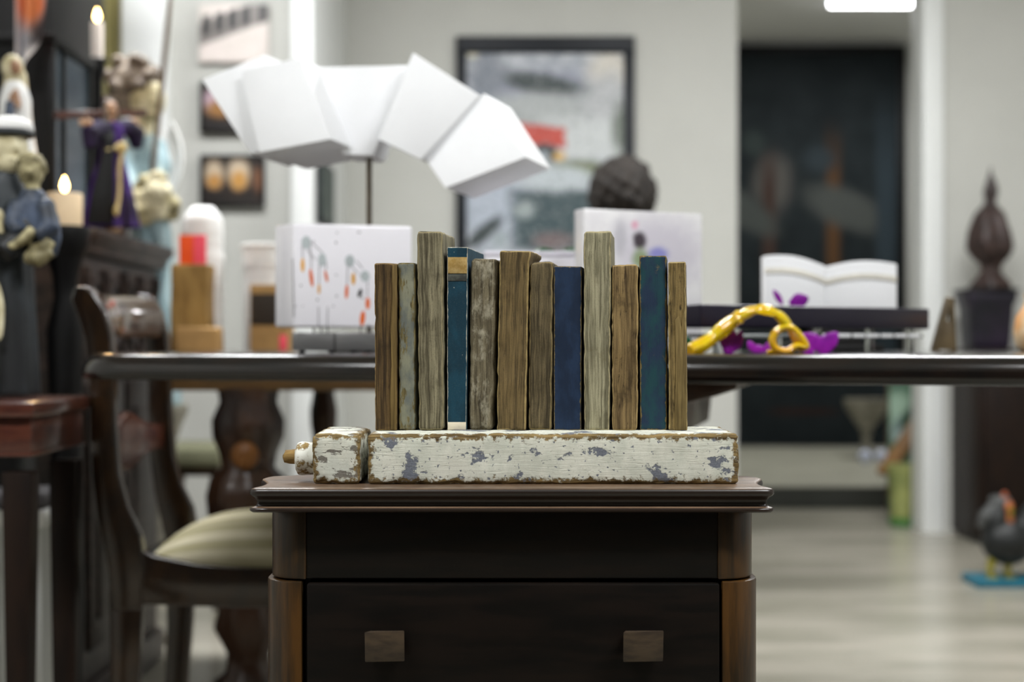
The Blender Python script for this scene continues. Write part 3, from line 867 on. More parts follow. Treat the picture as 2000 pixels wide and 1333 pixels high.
MB().tube([(X(721, SD + .06), SD + 0.06, TZ + 0.014), (X(721, SD + .06), SD + 0.06, Z(290, SD))], 0.0045, 12).build('rod', M['rod'], sc)
MB().lathe([(0.055, 0), (0.056, 0.004), (0.054, 0.014), (0.02, 0.018), (0.008, 0.03)], (X(721, SD + .06), SD + 0.06, TZ), 28).build('base', M['steel'], sc)

# ================================================================== RESIN BLOCK WITH HANGING PENDANTS
RD = 2.0
rb = thing('resin_block', (X(680, RD), RD + 0.02, TZ), 'milky resin block with dangling orange pendants on a steel base', 'ornament')
fz0, fz1 = Z(640, RD), Z(436, RD)
fa, fb = Vector((X(574, RD), RD, 0)), Vector((X(806, RD + 0.05), RD + 0.05, 0))
nrm = Vector((-(fb - fa).y, (fb - fa).x, 0)).normalized()
bk = nrm * 0.02 + Vector((-0.028, 0.02, 0))
MB().prism([fa + Vector((0, 0, fz0)), fb + Vector((0, 0, fz0)), fb + Vector((0, 0, fz1)), fa + Vector((0, 0, fz1))], bk).build('slab', M['resin'], rb, bevel=0.004, segs=3)
def onblock(px, py, off=-0.0006):
    u = (px - 574) / (806 - 574)
    p = fa.lerp(fb, u)
    d = p.y
    return Vector((X(px, d), d, Z(py, d))) + Vector((nrm.x, nrm.y, 0)) * off
def disc(px, py, rx, ry, m, nm, tilt=0, th=0.0012):
    pts = []
    for k in range(14):
        a = 2 * math.pi * k / 14
        dx = rx * math.cos(a); dy = ry * math.sin(a)
        pts.append(onblock(px + dx * math.cos(tilt) - dy * math.sin(tilt), py + dx * math.sin(tilt) + dy * math.cos(tilt)))
    MB().prism(pts, nrm * th).build(nm, m, rb)
def wire(pts, m=None, r=0.0005):
    MB().tube([onblock(a, b_, -0.0004) for a, b_ in pts], r, 6).build('thread', m or M['wire'], rb)
disc(598, 474, 9, 13, M['print_grey'], 'disc'); disc(629, 508, 8, 13, M['print_grey'], 'disc')
disc(683, 510, 9, 12, M['print_grey'], 'disc'); disc(713, 540, 9, 11, M['print_grey'], 'disc')
for (a, b_, rx, ry, c_, tl) in [(591, 518, 3.5, 14, 'print_gold', 0), (608, 543, 3.5, 18, 'print_orange', -0.12), (623, 565, 2.5, 10, 'print_gold', 0), (637, 540, 2.8, 12, 'print_orange', -0.2),
                             (677, 570, 3.4, 14, 'print_orange', 0.05), (690, 545, 4, 12, 'print_gold', 0), (703, 573, 4, 9, 'print_black', 0.3), (718, 593, 4.4, 12, 'print_orange', 0), (708, 622, 5, 15, 'print_orange', 0.1)]:
    disc(a, b_, rx, ry, M[c_], 'pendant', tl)
for q in ([(590, 480), (591, 504)], [(606, 478), (608, 525)], [(624, 516), (623, 555)], [(637, 512), (637, 528)], [(604, 470), (630, 494)], [(600, 488), (616, 508)],
          [(679, 518), (678, 556)], [(718, 550), (717, 580)], [(686, 520), (700, 535)], [(696, 510), (708, 525)], [(571, 505), (574, 620)], [(622, 600), (622, 640)], [(640, 600), (639, 640)]):
    wire(q)
random.seed(3)
for k in range(16):
    disc(random.choice([574, 580, 584, 590, 620, 616, 655, 648, 700, 706]) + random.uniform(-4, 4), random.uniform(452, 600), random.uniform(0.8, 2), random.uniform(0.8, 2.4), M['print_black'], 'fleck')
for px0, px1, mm in ((570, 652, 'steel'), (655, 735, 'steel')):
    MB().box(X(px0, RD + 0.01), X(px1, RD + 0.01), RD + 0.012, RD + 0.052, TZ + 0.003, Z(650, RD + 0.012)).build('base', M[mm], rb, bevel=0.0015)
for px in (590, 648, 690, 720):
    MB().lathe([(0.005, 0), (0.005, 0.003)], (X(px, RD + 0.03), RD + 0.03, TZ), 10).build('foot', M['black'], rb)
for px in (612, 628, 640, 704, 720):
    MB().tube([P(px, 654, RD + 0.03), P(px, 634, RD + 0.03)], 0.0012, 6).build('pin', M['wire'], rb)

# ================================================================== PRINTED RESIN BLOCK
PD = 2.06
fa2, fb2 = Vector((X(1140, PD), PD, 0)), Vector((X(1372, PD + 0.09), PD + 0.09, 0))
w2 = (fb2 - fa2).length; h2 = Z(407, PD) - TZ
ang2 = math.atan2(fb2.y - fa2.y, fb2.x - fa2.x)
pm = picture_mat('frosted_picture_block', (226, 224, 228), (238, 237, 238), [
    ('e', 0.62, 0.72, 0.36, 0.24, 0.5, (206, 202, 212), 0), ('e', 0.46, 0.79, 0.055, 0.06, 0.4, (70, 62, 70), 0), ('e', 0.47, 0.66, 0.07, 0.07, 0.5, (140, 156, 120), 0),
    ('e', 0.62, 0.70, 0.08, 0.05, 0.5, (140, 140, 200), 0), ('e', 0.42, 0.9, 0.03, 0.03, 0.5, (220, 170, 190), 0), ('e', 0.30, 0.80, 0.05, 0.12, 0.6, (190, 188, 196), 0)], w2, h2, 30, 0.2, 0.6)
mb = MB().box(-w2 / 2, w2 / 2, 0, 0.03, 0, h2)
o = mb.build('picture_block', pm, bevel=0.003, base=(0, 0, 0))
o.location = ((fa2.x + fb2.x) / 2, (fa2.y + fb2.y) / 2, TZ); o.rotation_euler = (0, 0, ang2)
tag(o, 'upright milky resin block printed with a faint figure, behind the tall pale book', 'ornament')

LD = 2.16
lw = thing('resin_tray', (X(1045, LD), LD + 0.03, TZ), 'low white resin box behind the middle block books, with green glass on it', 'box')
MB().box(X(946, LD), X(1150, LD), LD, LD + 0.10, TZ, Z(500, LD)).build('body', M['resin'], lw, bevel=0.004)
MB().box(X(944, LD), X(1152, LD), LD - 0.002, LD + 0.102, Z(500, LD), Z(491, LD)).build('lid', M['resin_side'], lw, bevel=0.002)
gg = MB()
gg.sheet(lambda u, v: Vector((X(1038 + 100 * u, LD + .05), LD + 0.02 + 0.06 * v, Z(492, LD) + 0.016 * math.sin(math.pi * u) ** 0.5 * (0.6 + 0.4 * math.sin(7 * u + 3 * v)) * math.sin(math.pi * min(max(v, .02), .98)) ** .5)), 16, 8, (0, 0, -0.003))
g = gg.build('glass_leaf', M['green_glass'], ang=70)
tag(g, 'crumpled dark green glass leaf lying on the low white resin box', 'ornament')

# ================================================================== DARK ACRYLIC STAND, ORCHIDS, YELLOW GLASS
sa, sb = Vector((X(1369, 1.92), 1.92, 0)), Vector((X(1816, 2.20), 2.20, 0))
sn = Vector((-(sb - sa).y, (sb - sa).x, 0)).normalized()
ac = thing('acrylic_stand', ((sa.x + sb.x) / 2, (sa.y + sb.y) / 2, TZ), 'low display stand with dark violet acrylic slab over a clear glass shelf', 'display stand')
zs0, zs1 = Z(640, 1.92), Z(594, 1.92)
def quad_prism(a, b_, z0, z1, dep, n):
    return MB().prism([a + Vector((0, 0, z0)), b_ + Vector((0, 0, z0)), b_ + Vector((0, 0, z1)), a + Vector((0, 0, z1))], n * dep)
quad_prism(sa, sb, zs0, zs1, 0.11, sn).build('slab', M['smoke'], ac, bevel=0.003, segs=3)
quad_prism(sa.lerp(sb, 0.04), sa.lerp(sb, 0.97), TZ + 0.022, TZ + 0.027, 0.10, sn).build('glass_shelf', M['glass'], ac, bevel=0.001)
for k in range(7):
    u0 = 0.50 + 0.066 * k
    q0 = sa.lerp(sb, u0) - sn * 0.002; q1 = sa.lerp(sb, u0 + 0.055) - sn * 0.002
    quad_prism(q0, q1, TZ + 0.0225, TZ + 0.0275, 0.004, sn).build('shelf_edge_glint', M['white'], ac, bevel=0.001)  # bright glints of the shelf edge, built as white strips
for u in (0.08, 0.5, 0.93):
    for dp in (0.01, 0.09):
        c = sa.lerp(sb, u) + sn * dp
        MB().lathe([(0.006, TZ), (0.006, zs0 + 0.001)], c, 12).build('support', M['glass'], ac)

def petal(px, py, d, w, h, rot, m, curl=0.3):
    def fn(u, v):
        r = math.sin(math.pi * min(max(v, 0.03), 0.97)) ** 0.7
        x = (u - 0.5) * w * r; z = (v - 0.5) * h
        y = curl * (x * x / w + z * z / h)
        c, s = math.cos(rot), math.sin(rot)
        q = P(px, py, d)
        return Vector((q.x + x * c - z * s, q.y + y, q.z + x * s + z * c))
    return lambda name, par: MB().sheet(fn, 8, 10, (0, 0.0022, 0)).build(name, m, par, ang=80)
def orchid(cx, cy, d, pts, label):
    q = P(cx, cy, d)
    t = thing('resin_orchid', (q.x, q.y, TZ), label, 'flower', 'purple resin orchids')
    for (px, py, w, h, rot) in pts:
        petal(px, py, d, w, h, rot, M['purple'])('petal', t)
    return t
t = orchid(1428, 672, 1.88, [(1418, 672, 0.014, 0.030, 0.5), (1440, 668, 0.016, 0.030, -0.4), (1430, 660, 0.014, 0.024, 0), (1424, 682, 0.018, 0.016, 0.2)], 'purple resin orchid on the table under the arch of yellow glass')
t = orchid(1488, 682, 1.93, [(1468, 676, 0.010, 0.016, 0.6), (1480, 682, 0.012, 0.026, 1.5), (1500, 678, 0.010, 0.018, -0.6)], 'small purple resin petals beside the yellow glass loop')
t = orchid(1600, 672, 1.90, [(1585, 668, 0.026, 0.032, 0.9), (1610, 674, 0.030, 0.026, -0.2), (1620, 668, 0.022, 0.034, -0.7), (1580, 684, 0.03, 0.014, 1.5)], 'large purple resin orchid on the table right of the yellow loop')
# orchid lying on the slab
ts = thing('resin_orchid', (sa.lerp(sb, 0.4) + sn * 0.05 + Vector((0, 0, zs1))), 'two purple resin petals standing on the dark violet slab', 'flower', 'purple resin orchids')
pd_ = (sa.lerp(sb, 0.4) + sn * 0.05).y
petal(1520, 581, pd_, 0.009, 0.026, -2.6 + math.pi, M['purple'])('petal', ts)
petal(1561, 588, pd_, 0.030, 0.022, 0.3, M['purple'])('petal', ts)
lf = MB()
lf.sheet(lambda u, v: sa.lerp(sb, 0.42 + 0.14 * u) + sn * (0.03 + 0.04 * v) + Vector((0, 0, TZ + 0.0285 + 0.010 * math.sin(math.pi * u) * math.sin(math.pi * min(max(v, .05), .95)))), 10, 6, (0, 0, -0.0015))
l = lf.build('resin_leaf', M['green_leaf'], ang=80)
tag(l, 'green resin leaf lying on the clear shelf under the violet slab', 'leaf')
# the row of white strips above gives the shelf its edge glints
YD = 1.86
yg = thing('yellow_glass', (X(1460, YD), YD, TZ), 'twisted ribbon of translucent yellow glass arching over the table edge', 'ornament')
path = [(1345, 686), (1368, 676), (1392, 660), (1416, 640), (1440, 622), (1462, 610), (1482, 605), (1502, 607), (1520, 616), (1536, 632), (1550, 652), (1562, 672), (1570, 684)]
pts = [P(a, b_, YD + 0.012 * math.sin(k * 0.7)) for k, (a, b_) in enumerate(path)]
def dense(pts, n=5):
    out = []
    for i in range(len(pts) - 1):
        p0 = pts[max(i - 1, 0)]; p1 = pts[i]; p2 = pts[i + 1]; p3 = pts[min(i + 2, len(pts) - 1)]
        for k in range(n):
            t_ = k / n
            out.append(0.5 * ((2 * p1) + (p2 - p0) * t_ + (2 * p0 - 5 * p1 + 4 * p2 - p3) * t_ ** 2 + (-p0 + 3 * p1 - 3 * p2 + p3) * t_ ** 3))
    out.append(pts[-1]); return out
dp = dense(pts)
MB().tube(dp, [0.0052 + 0.0020 * abs(math.sin(k * 0.33)) + 0.0032 * (k < 22) for k in range(len(dp))], 10, 1.4).build('ribbon', M['yellow'], yg)
loop = [(1514, 650), (1528, 640), (1546, 642), (1564, 660), (1574, 678), (1558, 676), (1547, 681), (1540, 686), (1526, 686), (1513, 679), (1508, 664), (1514, 650)]
dp = dense([P(a, b_, YD - 0.004) for a, b_ in loop])
MB().tube(dp, 0.0050, 10, 1.6).build('loop', M['yellow'], yg)
MB().tube(dense([P(a, b_, YD) for a, b_ in ((1498, 688), (1520, 687), (1545, 688))]), 0.003, 8, 2).build('foot', M['yellow'], yg)
gch = MB().add([P(1342, 690, 1.9), P(1362, 690, 1.9), P(1356, 668, 1.9), P(1344, 655, 1.9)], []).prism([P(1338, 689, 1.9), P(1362, 689, 1.9), P(1356, 670, 1.9), P(1344, 656, 1.9), P(1338, 660, 1.9)], (0, 0.015, 0))
gch.v = gch.v[4:]; gch.f = [[i - 4 for i in f] for f in gch.f]
g2 = gch.build('glass_chip', M['green_glass'], bevel=0.002)
tag(g2, 'chunk of dark green glass beside the end of the yellow glass', 'ornament')

# ================================================================== WHITE OPEN-BOOK SCULPTURE
OD = 2.40
ob = thing('open_book_sculpture', (X(1620, OD), OD + 0.02, TZ), 'white open book sculpture standing behind the violet acrylic slab', 'sculpture')
def page(px0, px1, ya, yb, nm):
    top = []
    n = 12
    for k in range(n + 1):
        u = k / n
        top.append((px0 + (px1 - px0) * u, ya + (yb - ya) * u - 9 * math.sin(math.pi * u)))
    q = [P(px0, 634, OD)] + [P(a, b_, OD) for a, b_ in top] + [P(px1, 634, OD)]
    MB().prism(q, (0, 0.035, 0)).build(nm, M['white'], ob, bevel=0.002)
    q2 = [P(a, b_ + 3, OD - 0.004) for a, b_ in top] + [P(a, b_ + 26, OD - 0.004) for a, b_ in reversed(top)]
    q3 = [P(a, b_ + 24, OD - 0.003) for a, b_ in top] + [P(a, b_ + 34, OD - 0.003) for a, b_ in reversed(top)]
    MB().prism(q3, (0, 0.004, 0)).build('page_edge', mat('cream_page_edge', (232, 228, 216), 0.8), ob)
MB().rings([[Vector((X(1625, OD) + sx_ * r, OD + .018 + sy_ * r * .35, z)) for sx_, sy_ in ((-1, -1), (1, -1), (1, 1), (-1, 1))] for r, z in ((.085, TZ), (.085, TZ + .01), (.05, TZ + .018), (.05, Z(636, OD) + .004))]).build('stand', M['black'], ob, bevel=0.002)
page(1494, 1612, 500, 520, 'page_block')
page(1612, 1752, 522, 516, 'page_block')

# ================================================================== EASEL AND VASE AT THE FAR RIGHT OF THE TABLE
EZ = 2.36
es = thing('tabletop_easel', (X(1845, EZ), EZ + 0.02, TZ), 'small brown wooden easel standing on the table before the purple plinth', 'easel')
M['easel'] = mat('brown_easel_wood', (92, 78, 54), 0.6, var=0.2, scale=20)
MB().bar(P(1852, 582, EZ), (X(1828, EZ), EZ, TZ), 0.014, 0.008).build('leg', M['easel'], es, bevel=0.001)
MB().bar(P(1852, 582, EZ) + Vector((0.004, 0, 0)), (X(1866, EZ), EZ + 0.01, TZ), 0.014, 0.008).build('leg', M['easel'], es, bevel=0.001)
MB().bar(P(1852, 582, EZ) + Vector((0, 0.004, 0)), (X(1846, EZ), EZ + 0.07, TZ), 0.008, 0.008).build('strut', M['easel'], es, bevel=0.001)
MB().prism([P(1838, 628, EZ - .005), P(1860, 628, EZ - .005), P(1868, 684, EZ - .005), P(1826, 684, EZ - .005)], (0, 0.006, 0)).build('panel', M['easel'], es, bevel=0.001)
vz = MB().lathe([(0.018, 0), (0.026, 0.01), (0.030, 0.03), (0.026, 0.055), (0.016, 0.07), (0.012, 0.082), (0.016, 0.09)], (X(2018, 2.22), 2.22, TZ), 24).build(
    'vase', mat('orange_cream_vase', (226, 206, 170), 0.4, c2=(216, 140, 50), scale=16), ang=60)
tag(vz, 'small cream and orange vase on the table at its far end', 'vase')

# ================================================================== SECOND TABLE BEHIND WITH BULBOUS LEGS
S2Y0, S2Y1, S2X0, S2X1, S2Z = 2.97, 3.58, -0.82, 0.12, 0.765
st = thing('side_table', (-0.35, 3.27, 0), 'heavy dark oak table with bulbous carved legs behind the dining chair', 'table')
MB().box(S2X0, S2X1, S2Y0, S2Y1, S2Z - 0.03, S2Z).build('table_top', M['leg'], st, bevel=0.006)
MB().box(X(330, 3.0), S2X1 - 0.06, S2Y0 + 0.03, S2Y1 - 0.03, Z(764, 3.0), S2Z - 0.03).build('apron', M['apron'], st, bevel=0.003)
bp = [(0.055, 0), (0.075, 0.02), (0.075, 0.06), (0.05, 0.08), (0.045, 0.12), (0.075, 0.18), (0.058, 0.24), (0.052, 0.28), (0.062, 0.32), (0.062, 0.36), (0.055, 0.385), (0.084, 0.42), (0.088, 0.46), (0.080, 0.495), (0.055, 0.52), (0.060, 0.55), (0.074, 0.585), (0.076, 0.62), (0.060, 0.66), (0.066, 0.69)]
def bleg(px, d, k, lob, m='leg'):
    MB().lathe([(r * k, z) for r, z in bp], (X(px, d), d, 0), 40, wob=0.05, lobes=lob).build('leg', M[m], st, ang=60)
bleg(485, 3.05, 0.98, 8); bleg(632, 3.5, 0.42, 6); bleg(955, 3.05, 0.9, 8); bleg(1010, 3.5, 0.42, 6)
q = P(487, 885, 3.05)
MB().ell((q.x + 0.004, 3.05 - 0.072, q.z), (0.03, 0.014, 0.03)).build('leg_boss', mat('amber_boss', (130, 84, 40), 0.4), st)

# things on that table
j1 = thing('ribbed_jar', (X(396, 3.3), 3.3, S2Z), 'tall white ribbed plastic jar standing behind the brown timber offcut', 'jar')
rp = []
hj = Z(404, 3.3) - S2Z
for k in range(40):
    z = hj * k / 39
    r = 0.047 + 0.0016 * math.sin(k * 2.2)
    if k > 34: r = 0.047 * (1 - ((k - 34) / 7.0) ** 2)
    rp.append((r, z))
MB().lathe(rp, (X(396, 3.3), 3.3, S2Z), 28).build('body', M['plaster'], j1, ang=60)
MB().lathe([(0.0485, hj * 0.62), (0.0495, hj * 0.63), (0.0495, hj * 0.66), (0.0485, hj * 0.67)], (X(396, 3.3), 3.3, S2Z), 28).build('lid_ring', M['plaster'], j1, ang=60)
o = MB().box(X(333, 3.08), X(406, 3.08), 3.08, 3.15, S2Z, Z(516, 3.08)).build('timber_offcut', M['brown_wood'], bevel=0.004, cuts=3, wobble=0.004, wscale=24)
tag(o, 'rough brown timber offcut with orange and pink cards on top', 'timber block')
o = MB().box(X(352, 3.06), X(434, 3.06), 3.02, 3.07, S2Z, Z(640, 3.05)).build('timber_offcut', M['cardboard'], bevel=0.003, cuts=2, wobble=0.003, wscale=24)
tag(o, 'low tan timber offcut lying before the rough brown upright one', 'timber block')
o = MB().box(X(350, 3.1), X(377, 3.1), 3.10, 3.112, Z(516, 3.08) - .001, Z(459, 3.1)).build('card', M['orange'], bevel=0.001)
tag(o, 'bright orange card standing on the rough brown timber offcut', 'card')
o = MB().box(X(377, 3.1) + .0006, X(401, 3.1), 3.10, 3.112, Z(516, 3.08) - .001, Z(459, 3.1)).build('card', M['hotpink'], bevel=0.001)
tag(o, 'coral pink card standing beside the orange card', 'card')
j2 = thing('lidded_jar', (X(520, 3.35), 3.35, S2Z), 'short white ribbed jar behind a tan box with dark panel', 'jar')
hj = Z(486, 3.35) - S2Z
rp = [(0.052 + 0.0014 * math.sin(k * 2.4) + (0.004 if k > 26 else 0), hj * k / 33) for k in range(34)]
MB().lathe(rp, (X(520, 3.35), 3.35, S2Z), 28).build('body', M['plaster'], j2, ang=60)
MB().lathe([(0.057, hj - .002), (0.060, hj + .001), (0.060, hj + 0.008), (0.055, hj + 0.010)], (X(520, 3.35), 3.35, S2Z), 28).build('lid', M['plaster'], j2, ang=60)
kb = thing('kraft_box', (X(522, 3.1), 3.13, S2Z), 'tan box with dark brown panel standing before the short white jar', 'box')
MB().box(X(488, 3.1), X(562, 3.1), 3.10, 3.19, S2Z, Z(556, 3.1)).build('body', M['cardboard'], kb, bevel=0.003)
MB().box(X(490, 3.1), X(540, 3.1), 3.097, 3.103, Z(635, 3.1), Z(574, 3.1)).build('panel', M['dark_label'], kb, bevel=0.001)
MB().box(X(546, 3.1), X(560, 3.1), 3.0975, 3.103, Z(684, 3.1), Z(655, 3.1)).build('sticker', M['hotpink'], kb, bevel=0.001)

# stool with olive seat
so = thing('stool', (X(368, 4.3), 4.3, 0), 'dark wooden stool with olive upholstered seat near the bulbous table leg', 'stool')
zs = Z(872, 4.2)
MB().box(X(300, 4.15), X(432, 4.15), 4.15, 4.45, zs - 0.06, zs).build('seat', M['olive_seat'], so, bevel=0.015, segs=3)
MB().box(X(304, 4.16), X(428, 4.16), 4.16, 4.44, zs - 0.085, zs - 0.055).build('frame', M['leg'], so, bevel=0.004)
for px in (312, 420):
    for yy in (4.175, 4.42):
        MB().lathe([(0.010, 0), (0.014, 0.03), (0.011, 0.12), (0.017, 0.25), (0.012, 0.33), (0.017, 0.38), (0.018, zs - 0.07)], (X(px, 4.16), yy, 0), 14).build('leg', M['leg'], so)

# ================================================================== LEFT FOREGROUND: CONSOLE WITH MONK STATUE
CT = Z(786, 2.0)
cn = thing('console_table', (-0.95, 2.2, 0), 'red mahogany console table with square legs beneath the monk statue', 'table')
cxr = X(58, 2.0)
MB().box(-1.30, cxr + 0.008, 1.992, 2.262, CT - 0.022, CT).build('table_top', M['redwood'], cn, bevel=0.005)
MB().box(-1.28, cxr, 2.004, 2.254, Z(888, 2.0), CT - 0.022).build('apron', M['redwood'], cn, bevel=0.002)
MB().box(-1.285, cxr + 0.004, 2.000, 2.258, Z(893, 2.0), Z(886, 2.0)).build('bead', M['redwood'], cn, bevel=0.002)
for (xa, xb_, ya) in ((cxr - 0.042, cxr - 0.001, 2.006), (cxr - 0.042, cxr - 0.001, 2.21), (-1.278, -1.236, 2.006), (-1.278, -1.236, 2.21)):
    m = MB(); w_ = xb_ - xa
    m.rings([[Vector((xa + k, ya + k, z)), Vector((xb_ - k, ya + k, z)), Vector((xb_ - k, ya + w_ - k, z)), Vector((xa + k, ya + w_ - k, z))] for z, k in ((0, 0.008), (CT - 0.1, 0.0))])
    m.build('leg', M['black'] if False else M['cabinet_brown'], cn, bevel=0.002)

MD = 2.17
mk = thing('monk_statue', (X(15, MD), MD + 0.01, CT), 'painted statue of a robed monk in a skullcap carrying a child, on the console', 'statue')
def rq(px, py, d=MD, dy=0.0): 
    q = P(px, py, d); return Vector((q.x, d + dy, q.z))
s_ = MD / F
def ering(px, py, rx, ry, dy=0.0, n=24, wob=0.0, lob=9):
    c = rq(px, py, MD, dy)
    return [c + Vector((rx * s_ * math.cos(a) * (1 + wob * math.cos(lob * a)), ry * s_ * math.sin(a) * (1 + wob * math.cos(lob * a)), 0)) for a in [2 * math.pi * k / n for k in range(n)]]
m = MB().rings([ering(12, 772, 66, 52, 0, 36, .06), ering(14, 700, 60, 48, 0, 36, .06), ering(14, 600, 54, 44, 0, 36, .06), ering(12, 500, 50, 42, 0, 36, .04), ering(6, 430, 60, 44, 0, 36, .02), ering(2, 390, 62, 40, 0, 36), ering(5, 355, 44, 34, 0, 36), ering(14, 335, 26, 26, 0, 36)])
m.build('robe', M['robe'], mk, remesh=0.004, smooth_it=2)
m = MB().ell(rq(18, 288), (36 * s_, 38 * s_, 48 * s_)).ell(rq(24, 320, MD, -0.012), (24 * s_, 22 * s_, 22 * s_)).tube([rq(12, 360), rq(15, 310)], 0.017)
m.ell(rq(42, 290, MD, -0.022), (6 * s_, 9 * s_, 11 * s_)).ell(rq(34, 314, MD, -0.026), (10 * s_, 5 * s_, 3 * s_)).ell(rq(30, 276, MD, -0.024), (16 * s_, 6 * s_, 4 * s_)).ell(rq(-14, 292), (6 * s_, 9 * s_, 12 * s_))
m.build('head', M['cream'], mk, remesh=0.0028, smooth_it=2)
MB().ell(rq(20, 250), (45 * s_, 42 * s_, 24 * s_)).build('cap', M['plaster'], mk, ang=80)
MB().lathe([(44 * s_, 0), (46 * s_, 0.003), (46 * s_, 0.007), (42 * s_, 0.010)], rq(20, 268), 26).build('cap_band', M['robe'], mk, ang=70)
m = MB().tube([rq(-30, 400, MD, -0.02), rq(-20, 470, MD, -0.045), rq(20, 490, MD, -0.055)], [0.026, 0.024, 0.020]).tube([rq(48, 400, MD, -0.02), rq(70, 460, MD, -0.035), rq(30, 500, MD, -0.06)], [0.026, 0.025, 0.019])
m.build('sleeves', M['robe'], mk, remesh=0.004, smooth_it=2)
m = MB().ell(rq(16, 432, MD, -0.045), (14 * s_, 9 * s_, 20 * s_))
for k in range(4): m.tube([rq(10 + 5 * k, 440, MD, -0.05), rq(14 + 5 * k, 462, MD, -0.052)], 0.0034, 6)
m.tube([rq(4, 436, MD, -0.05), rq(-4, 452, MD, -0.055)], 0.0038, 6)
m.build('hand', M['cream'], mk, remesh=0.0022, smooth_it=1)
# the child
m = MB().rings([ering(92, 505, 30, 22, -0.03), ering(92, 470, 40, 28, -0.03), ering(86, 430, 42, 30, -0.03), ering(80, 395, 34, 26, -0.03), ering(76, 374, 18, 18, -0.03)]).tube([rq(104, 400, MD, -0.04), rq(118, 450, MD, -0.05), rq(96, 470, MD, -0.06)], [.015, .016, .012]).tube([rq(56, 400, MD, -0.04), rq(48, 440, MD, -0.05), rq(66, 462, MD, -.06)], [.014, .015, .012])
m.build('child_robe', M['blue_robe'], mk, remesh=0.0034, smooth_it=2)
m = MB().ell(rq(74, 338, MD, -0.03), (26 * s_, 25 * s_, 32 * s_)).tube([rq(77, 385, MD, -.03), rq(76, 350, MD, -.03)], 0.011).ell(rq(80, 344, MD, -0.052), (4 * s_, 5 * s_, 6 * s_)).ell(rq(78, 354, MD, -0.048), (7 * s_, 3 * s_, 3 * s_))
for k in range(46):
    a = k * 2.399; zf = 1 - 1.15 * k / 46; rr = math.sqrt(max(0, 1 - zf * zf))
    if math.sin(a) * rr < -0.45 and zf < 0.35: continue
    m.ell(rq(74 + 26 * rr * math.cos(a), 336 - 31 * zf, MD, -0.03 + 25 * s_ * rr * math.sin(a)), 6.0 * s_, 8, 6)
m.build('child_head', M['cream_dark'], mk, remesh=0.0026, smooth_it=1)
m = MB().tube([rq(92, 455, MD, -.06), rq(76, 474, MD, -.066), rq(60, 484, MD, -.068)], [.010, .009, .006]).ell(rq(55, 486, MD, -.068), (.008, .006, .006))
m.tube([rq(88, 500, MD, -.05), rq(112, 488, MD, -.056), rq(122, 474, MD, -.054)], [.014, .012, .009]).tube([rq(80, 505, MD, -.05), rq(100, 512, MD, -.06), rq(124, 496, MD, -.056)], [.013, .012, .009])
m.build('child_limbs', M['cream_dark'], mk, remesh=0.0026, smooth_it=1)
m = MB().tube(dense([rq(2, 500, MD, -.05), rq(-6, 560, MD, -.052), rq(4, 640, MD, -.055), rq(22, 660, MD, -.055), rq(26, 600, MD, -.054), rq(14, 555, MD, -.053), rq(4, 560, MD, -.056), rq(8, 680, MD, -.058), rq(9, 745, MD, -.06)]), 0.0052, 8)
m.ell(rq(9, 716, MD, -.059), (.008, .008, .012))
m.build('cord', M['cream'], mk)

# small Virgin statue on a tall black plinth behind the monk
VD = 2.62
vp = MB().box(X(-70, VD), X(28, VD), VD, VD + 0.12, 0, Z(300, VD)).build('tall_plinth', M['black'], bevel=0.004)
tag(vp, 'tall narrow black plinth behind the monk statue', 'plinth')
vv = thing('madonna_statue', (X(10, VD), VD + 0.05, Z(300, VD)), 'small white veiled praying figure with blue sash on the tall black plinth', 'statue')
s3 = VD / F
def vr(px, py, rx, ry, wob=0.0): 
    q = P(px, py, VD)
    return [Vector((q.x + rx * s3 * math.cos(a) * (1 + wob * math.cos(7 * a)), VD + 0.05 + ry * s3 * math.sin(a) * (1 + wob * math.cos(7 * a)), q.z)) for a in [2 * math.pi * k / 28 for k in range(28)]]
MB().rings([vr(12, 299, 40, 34, .08), vr(12, 260, 34, 30, .08), vr(12, 215, 30, 26, .06), vr(12, 185, 30, 24, .03), vr(11, 165, 24, 20), vr(10, 150, 15, 15)]).build('gown', M['plaster'], vv, ang=70)
q = P(6, 122, VD)
m = MB().ell((q.x, VD + 0.05, q.z), (22 * s3, 22 * s3, 27 * s3)).tube([P(8, 128, VD) + Vector((0, .06, 0)), P(8, 190, VD) + Vector((0, .06, 0))], [.02, .026])
m.build('veil', M['cream'], vv, remesh=0.003, smooth_it=2)
MB().ell((q.x + 0.010, VD + 0.036, q.z - .002), (11 * s3, 10 * s3, 15 * s3)).ell((q.x + .012, VD + .026, q.z - .002), (.0016, .003, .003)).build('face', M['flesh_paint'], vv, ang=80)
MB().tube([P(24, 172, VD) + Vector((0, .02, 0)), P(22, 185, VD) + Vector((0, .015, 0)), P(22, 203, VD) + Vector((0, .02, 0))], [.004, .009, .011]).build('hands', M['flesh_paint'], vv)
MB().tube([P(16, 198, VD) + Vector((0, .012, 0)), P(14, 240, VD) + Vector((0, .004, 0)), P(16, 285, VD) + Vector((0, .004, 0))], [.009, .009, .010], 8).build('sash', M['blue_robe'], vv)

